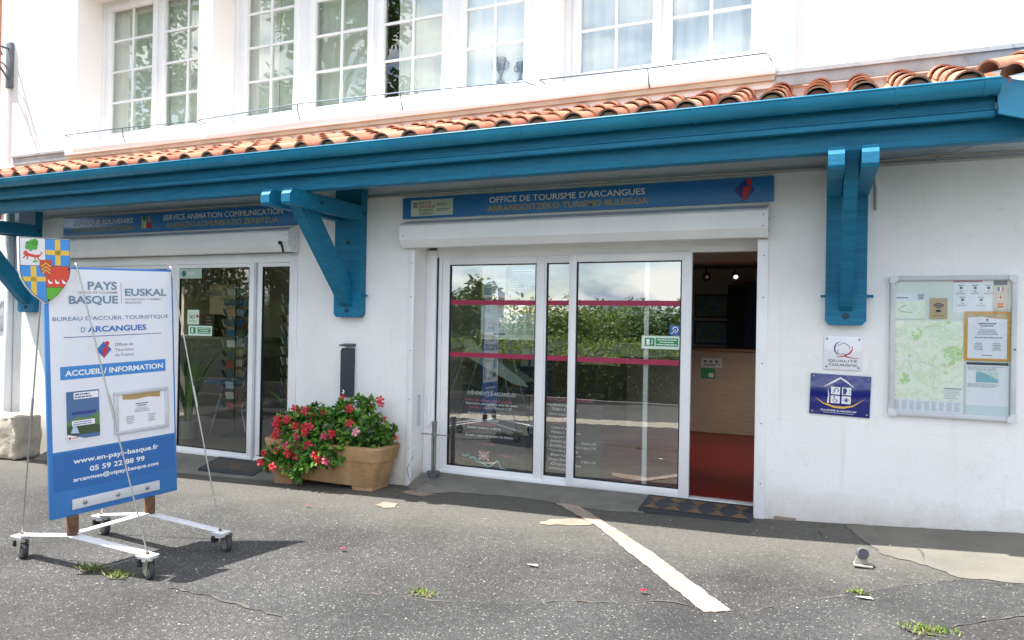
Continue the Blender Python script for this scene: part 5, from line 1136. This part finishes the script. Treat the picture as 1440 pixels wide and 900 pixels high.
t = thing('track_light', (-1.0, 3.0, 2.38), 'black ceiling track with two spotlights, one of them lit', 'track light')
MB().box(-1.9, .4, 2.46, 2.49, 2.29, 2.32).build('track', black, t)
for k, x in enumerate((-1.27, -.94)):
    b = MB(); b.tube([(x, 2.475, 2.29), (x, 2.475, 2.25)], .01, 6); b.lathe([(.02, 0), (.04, .03), (.045, .10), (.04, .10), (.02, .05)], (x, 2.5, 2.24), (.2, -.75, -.55), 14); sp_ = b.build('spotlight', black, t)
    m_e = plain('#f8f0dc', .3) if k == 0 else None
    if k == 1:
        m_e, tt, bb = newmat('lamp_glow'); bb.inputs['Emission Color'].default_value = (1, .9, .7, 1); bb.inputs['Emission Strength'].default_value = 1.0
    MB().lathe([(.024, 0), (.024, .004)], (x+.018, 2.432, 2.19), (.2, -.75, -.55), 12).build('bulb', m_e, sp_)
    if k == 1:
        ld = bpy.data.lights.new('spotlight_lamp', 'SPOT'); ld.energy = 24; ld.spot_size = R(110); ld.spot_blend = .8; ld.color = (1, .92, .82); ld.shadow_soft_size = .05
        lo = bpy.data.objects.new('spotlight_lamp', ld); C.objects.link(lo); lo.location = (x+.03, 2.36, 2.13); lo.rotation_euler = Vector((.1, .35, -1)).to_track_quat('-Z', 'Y').to_euler()

# ------------------------------------------------------------------ inside the souvenir shop
t = thing('shop_counter', (-9.2, 2.6, -.02), 'grey brown shelf counter at the back of the souvenir shop', 'counter'); xbox('body', plain('#6b665c', .8), t, -10.4, -8.2, 2.6, 3.1, -.02, 1.24); xbox('top', plain('#8a8577', .6), t, -10.42, -8.15, 2.55, 3.12, 1.241, 1.285, bev=.004)
for x, lab in ((-8.82, 'white mug on the shop counter, left of the other'), (-8.6, 'white jug on the shop counter near the card rack')):
    b = MB(); b.lathe([(.045, 0), (.05, .12), (.046, .12), (.042, .01)], (x, 2.7, 1.286), seg=14); b.tube([(x+.05, 2.7, 1.38), (x+.085, 2.7, 1.36), (x+.08, 2.7, 1.32), (x+.048, 2.7, 1.31)], .007, 6); tag(b.build('mug', white), lab, 'mug')
t = thing('wooden_box', (-9.3, 2.7, 1.29), 'dark brown box of small cards on the shop counter', 'box'); xbox('carton', plain('#4a2c22', .7), t, -9.62, -9.28, 2.62, 2.9, 1.286, 1.66)
a = Art((-9.62, 2.62, 1.286), UX, UZ, FN); a.greek(.18, .03, .32, .34, 6, plain('#b9a596'), 0, .3, 2); a.build('print', t)
t = thing('wall_board', (-9.6, 4.15, 1.4), 'pale cream board on the souvenir shop wall', 'board'); xbox('panel', plain('#cfc3a2', .9), t, -10.2, -9.55, 3.4, 3.44, 1.29, 2.2)
def spinner(name, x, y, z0, h, label, seed):
    t = thing(name, (x, y, z0), label, 'card rack'); b = MB(); b.tube([(x, y, z0), (x, y, z0+h)], .016, 8); b.lathe([(.2, 0), (.2, .02), (.03, .05)], (x, y, z0), seg=18)
    for q in range(4):
        c, s = math.cos(q*math.pi/2+.4), math.sin(q*math.pi/2+.4); b.tube([(x+c*.11, y+s*.11, z0+.35), (x+c*.11, y+s*.11, z0+h)], .004, 5)
    b.build('stand', dark_metal, t); r_ = random.Random(seed)
    for k in range(12):
        for q in range(4):
            aa = q*math.pi/2+.4+r_.uniform(-.05, .05); dv = Vector((math.cos(aa), math.sin(aa), 0)); sd = Vector((-dv.y, dv.x, 0)); cc = Vector((x, y, z0+.42+k*(h-.45)/12))+dv*.15; u = (Vector((0, 0, 1))+dv*.35).normalized()
            b = MB(); b.obox(cc, sd*.055, u*.05, u.cross(sd).normalized()*.004); b.build('postcard', r_.choice(card_mats), t)
spinner('postcard_rack', -7.45, 1.25, -.02, 2.15, 'tall revolving postcard rack seen through the wide left pane', 3)
spinner('postcard_rack', -6.15, .95, -.02, 2.05, 'revolving postcard rack seen through the narrow left pane', 5)
t = thing('display_shelf', (-5.0, 1.3, -.02), 'black shelf rack of framed blue pictures behind the narrow pane', 'shelf')
b = MB(); b.box(-5.62, -5.58, 1.1, 1.5, -.02, 2.05); b.box(-4.9, -4.86, 1.1, 1.5, -.02, 2.05)
for k in range(6): b.box(-5.58, -4.9, 1.1, 1.5, .2+.35*k, .22+.35*k)
b.build('rack', black, t)
for k in range(5):
    for j in range(3): b = MB(); x = -5.54+.22*j; b.obox((x+.1, 1.2, .22+.35*k+.13), (.095, 0, 0), (0, .008, 0), (0, .03, .12)); b.build('picture_card', card_mats[(k*3+j*2) % 8], t)
t = thing('round_table', (-7.55, 1.55, -.02), 'small round blue topped table in the souvenir shop', 'table')
MB().lathe([(.36, 0), (.37, .01), (.37, .025), (.36, .03)], (-7.75, 1.5, .68), seg=32).build('table_top', blue_top, t)
for q in range(3): MB().tube([(-7.75+.1*math.cos(q*2.1), 1.5+.1*math.sin(q*2.1), .68), (-7.75+.28*math.cos(q*2.1), 1.5+.28*math.sin(q*2.1), -.02)], .012, 6).build('leg', steel, t)
def blades(name, x, y, z, n, h, label, seed, lean=.25):
    t = thing(name, (x, y, z), label, 'plant'); MB().lathe([(.10, 0), (.13, .24), (.12, .24), (.11, .2)], (x, y, z), seg=18).build('pot', plain('#8d8a84', .7), t); r_ = random.Random(seed); b = MB()
    for k in range(n):
        aa = r_.uniform(0, 6.28); d = Vector((math.cos(aa), math.sin(aa), 0)); s = Vector((-d.y, d.x, 0)); hh = h*r_.uniform(.6, 1); ww = r_.uniform(.018, .034); prv = None; ln = r_.uniform(.3, 1)*lean
        for q in range(7):
            tt = q/6; p = Vector((x, y, z+.22))+d*(.04+ln*tt*tt*1.6)+Vector((0, 0, hh*tt*(1-.25*tt*lean*2))); wq = ww*(1-.75*abs(tt-.3)/.7) if q < 6 else .002; cur = (b.bm.verts.new(p-s*wq), b.bm.verts.new(p+s*wq))
            if prv: b.bm.faces.new((prv[0], prv[1], cur[1], cur[0]))
            prv = cur
    b.build('leaves', leaf_plant, t, smooth=60)
blades('potted_plant', -7.75, .75, -.02, 26, 1.25, 'tall potted plant with upright blade leaves behind the left door', 3, .3)
blades('potted_plant', -5.62, .45, -.02, 9, .9, 'potted plant with one arching leaf behind the narrow left pane', 9, .45)

# ------------------------------------------------------------------ weeds, litter
def weed(x, y, r, h, n, label, seed):
    rw = random.Random(seed); b = MB(); z = g(x)+.006
    for k in range(n):
        bx = Vector((x+rw.gauss(0, r*.45), y+rw.gauss(0, r*.25), z)); d = Vector((rw.uniform(-1, 1), rw.uniform(-1, 1), rw.uniform(.15, .9))); leafquad(b, bx, d, Vector((0, 0, 1)), rw.uniform(.5, 1)*h, rw.uniform(.006, .012), .1)
    b.m = 1; b.faces([Vector((x+r*.8*math.cos(q*.5236)*rw.uniform(.7, 1.1), y+r*.5*math.sin(q*.5236)*rw.uniform(.7, 1.1), z-.001)) for q in range(12)], [tuple(range(12))])
    tag(b.build('weed', [leaf_weed, seam_mat], smooth=0, recalc=False), label, 'weed', 'weeds growing in the asphalt joints')
weed(-4.47, -3.02, 0.102, 0.065, 70, 'left green weed tuft under the wheeled board', 1)
weed(-4.16, -3.05, 0.102, 0.058, 70, 'weed tuft beside the front caster of the wheeled board', 2)
weed(-2.173, -2.567, 0.102, 0.046, 60, 'lone flat weed tuft in the middle of the asphalt', 3)
weed(.22, -1.631, 0.060, 0.036, 50, 'small yellowish weed tuft below the ground spotlight', 4)
weed(.53, -2.11, 0.136, 0.046, 110, 'long yellow green weed strip at the lower right joint', 5)
for k, (x, y, mm, lab) in enumerate(((-.945, -2.061, flower_red, 'fallen red petal right of the painted line'), (-4.22, -1.119, flower_pink, 'fallen pink petal in front of the planter'), (-3.124, -2.065, flower_pink, 'fallen pink petal on open asphalt between board and line'))):
    b = MB(); z = g(x)+.02; b.faces([(x-.03, y, z), (x, y-.012, z+.008), (x+.03, y-.004, z+.012), (x+.022, y+.014, z+.004), (x-.01, y+.016, z+.01)], [(0, 1, 2, 3, 4)]); tag(b.build('fallen_petal', mm, smooth=0), lab, 'petal')
for k, (x, y, s, lab) in enumerate(((-1.745, -1.85, .045, 'white scrap flake on asphalt left of the painted line'), (.252, -1.72, .05, 'tan dry leaf scrap beside the small weed'))):
    b = MB(); z = g(x)+.014; b.faces([(x-s, y, z), (x-s*.3, y-s*.35, z+.004), (x+s, y-s*.2, z), (x+s*.7, y+s*.3, z+.005), (x-s*.2, y+s*.25, z)], [(0, 1, 2, 3, 4)]); tag(b.build('scrap', plain('#c9bfae' if k else '#d6d4cf', .9), smooth=0), lab, 'litter')
rg = random.Random(33); ch = MB()
for k in range(160):
    x, y = rg.uniform(-5.5, 1.3), rg.uniform(-3.9, -.2); s = rg.uniform(.002, .0055); ch.obox((x, y, g(x)+.008+s*.4), Vector((s, s*.3, 0)), Vector((-s*.2, s*.7, 0)), (0, 0, s*.5))
tag(ch.build('gravel', worn('grit', '#a39c90', '#c4bdb0', 30, .9, 0), smooth=0), kind='stuff')

# ------------------------------------------------------------------ across the road, seen in the glass
hd = MB(); rh = random.Random(12)
def hedge_top(x, y): return gy(x, -8.4)+1.0+.12*(-8.35-y)+.07*math.sin(x*1.7)+.05*math.sin(x*4.1+y)
for k in range(34000):
    x = rh.uniform(-26, 9); f = rh.random(); y = -8.35-rh.random()*3.0
    if f < .42: y = -8.35-rh.random()*.12; p = Vector((x, y, gy(x, -8.3)+rh.random()*(hedge_top(x, y)-gy(x, -8.3))))
    else: p = Vector((x, y, hedge_top(x, y)+rh.uniform(-.08, .06)))
    d = Vector((rh.uniform(-1, 1), rh.uniform(-.3, 1), rh.uniform(-.2, 1))); leafquad(hd, p, d, Vector((0, .3, 1)), rh.uniform(.05, .10), rh.uniform(.03, .05), .2)
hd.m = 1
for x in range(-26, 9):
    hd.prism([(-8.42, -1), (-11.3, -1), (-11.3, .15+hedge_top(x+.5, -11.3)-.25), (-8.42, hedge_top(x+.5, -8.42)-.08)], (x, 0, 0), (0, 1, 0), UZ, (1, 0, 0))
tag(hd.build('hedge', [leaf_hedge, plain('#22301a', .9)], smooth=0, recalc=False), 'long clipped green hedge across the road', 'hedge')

def tree_parts(name, x, y, z, h, rad, mat, seed, label, group, nleaf=5200, size=.22, low=.3):
    t = thing(name, (x, y, z), label, 'tree', group); r_ = random.Random(seed); tr = MB()
    tr.tube([(x, y, z-.3), (x+.05*h*.1, y, z+h*.25), (x-.02*h, y+.01*h, z+h*.5), (x, y, z+h*.85)], [.030*h, .022*h, .015*h, .004*h], 9); cl_ = []
    for k in range(26):
        f = r_.uniform(low, 1); rr = rad*math.sin(min(1, (1-f)*1.5+.22)*math.pi/2)*r_.uniform(.35, .95); aa = r_.uniform(0, 6.28); c = Vector((x+rr*math.cos(aa), y+rr*math.sin(aa), z+h*f*.94)); cl_.append((c, rad*r_.uniform(.22, .40)))
        b0 = Vector((x, y, z+h*max(.2, f*.75-.08))); tr.tube([b0, b0.lerp(c, .5)+Vector((0, 0, .03*h)), c], [.008*h, .005*h, .002*h], 5)
    tr.build('trunk', bark, t); lf_ = MB()
    for k in range(nleaf):
        c, r = cl_[r_.randrange(len(cl_))]; v = Vector((r_.gauss(0, 1), r_.gauss(0, 1), r_.gauss(0, .75))); v = v.normalized()*r*r_.random()**.4; d = Vector((r_.uniform(-1, 1), r_.uniform(-1, 1), r_.uniform(-.8, .5))); leafquad(lf_, c+v, d, (v+Vector((0, 0, r*.6))).normalized(), size*r_.uniform(.6, 1.2), size*.5, .2)
    lf_.build('crown', mat, t, smooth=0, recalc=False); return t
tree_parts('roadside_tree', -12.2, -8.6, -.4, 12.5, 3.4, leaf_tree, 4, 'tall broad leafed tree across the road, reflected in the upper windows', None, 9000, .26, .38)
tree_parts('roadside_tree', -19.5, -9.5, -.4, 13.5, 4.2, leaf_tree, 8, 'second tall tree farther left across the road', None, 8000, .3, .3)
for k, (x, y) in enumerate(((-14.5, -12.6), (-17.5, -13.0), (-20.5, -12.4), (-12.0, -13.6))):
    tree_parts('evergreen_shrub', x, y, -.8, 5.2+.4*(k % 2), 2.3, leaf_tree, 30+k, 'tall dense evergreen shrub behind the hedge, left of the road view', 'evergreen shrubs behind the hedge', 6000, .26, .02)
far = [tree_parts('hillside_tree', -14, -30, -5.6, 7.9, 4.6, leaf_olive, 11, 'leafy tree on the slope beyond the hedge', 'trees on the slope beyond the hedge', 13000, .30, .04),
       tree_parts('hillside_tree', -6, -33, -5.6, 8.0, 4.8, leaf_tree, 12, 'leafy tree on the slope beyond the hedge', 'trees on the slope beyond the hedge', 13000, .30, .04)]
rf = random.Random(17)
for k in range(30):
    src = far[k % 2]; x = -48+2.1*k+rf.uniform(-1, 1); y = -27-rf.uniform(0, 12)-(k % 3)*5
    copy_tree(src, (x-src.location.x, y-src.location.y, rf.uniform(-1.2, .7)))
hs = thing('far_house', (-26, -38, -5.5), 'white house with a red roof far beyond the hedge', 'house')
xbox('wall', upper_white, hs, -34, -26, -44, -38, -6, 1.2); MB().prism([(-34.5, 1.2), (-25.5, 1.2), (-30, 3.4)], (0, -44.4, 0), UX, UZ, (0, 6.8, 0)).build('roof', tile_mat, hs, smooth=0)
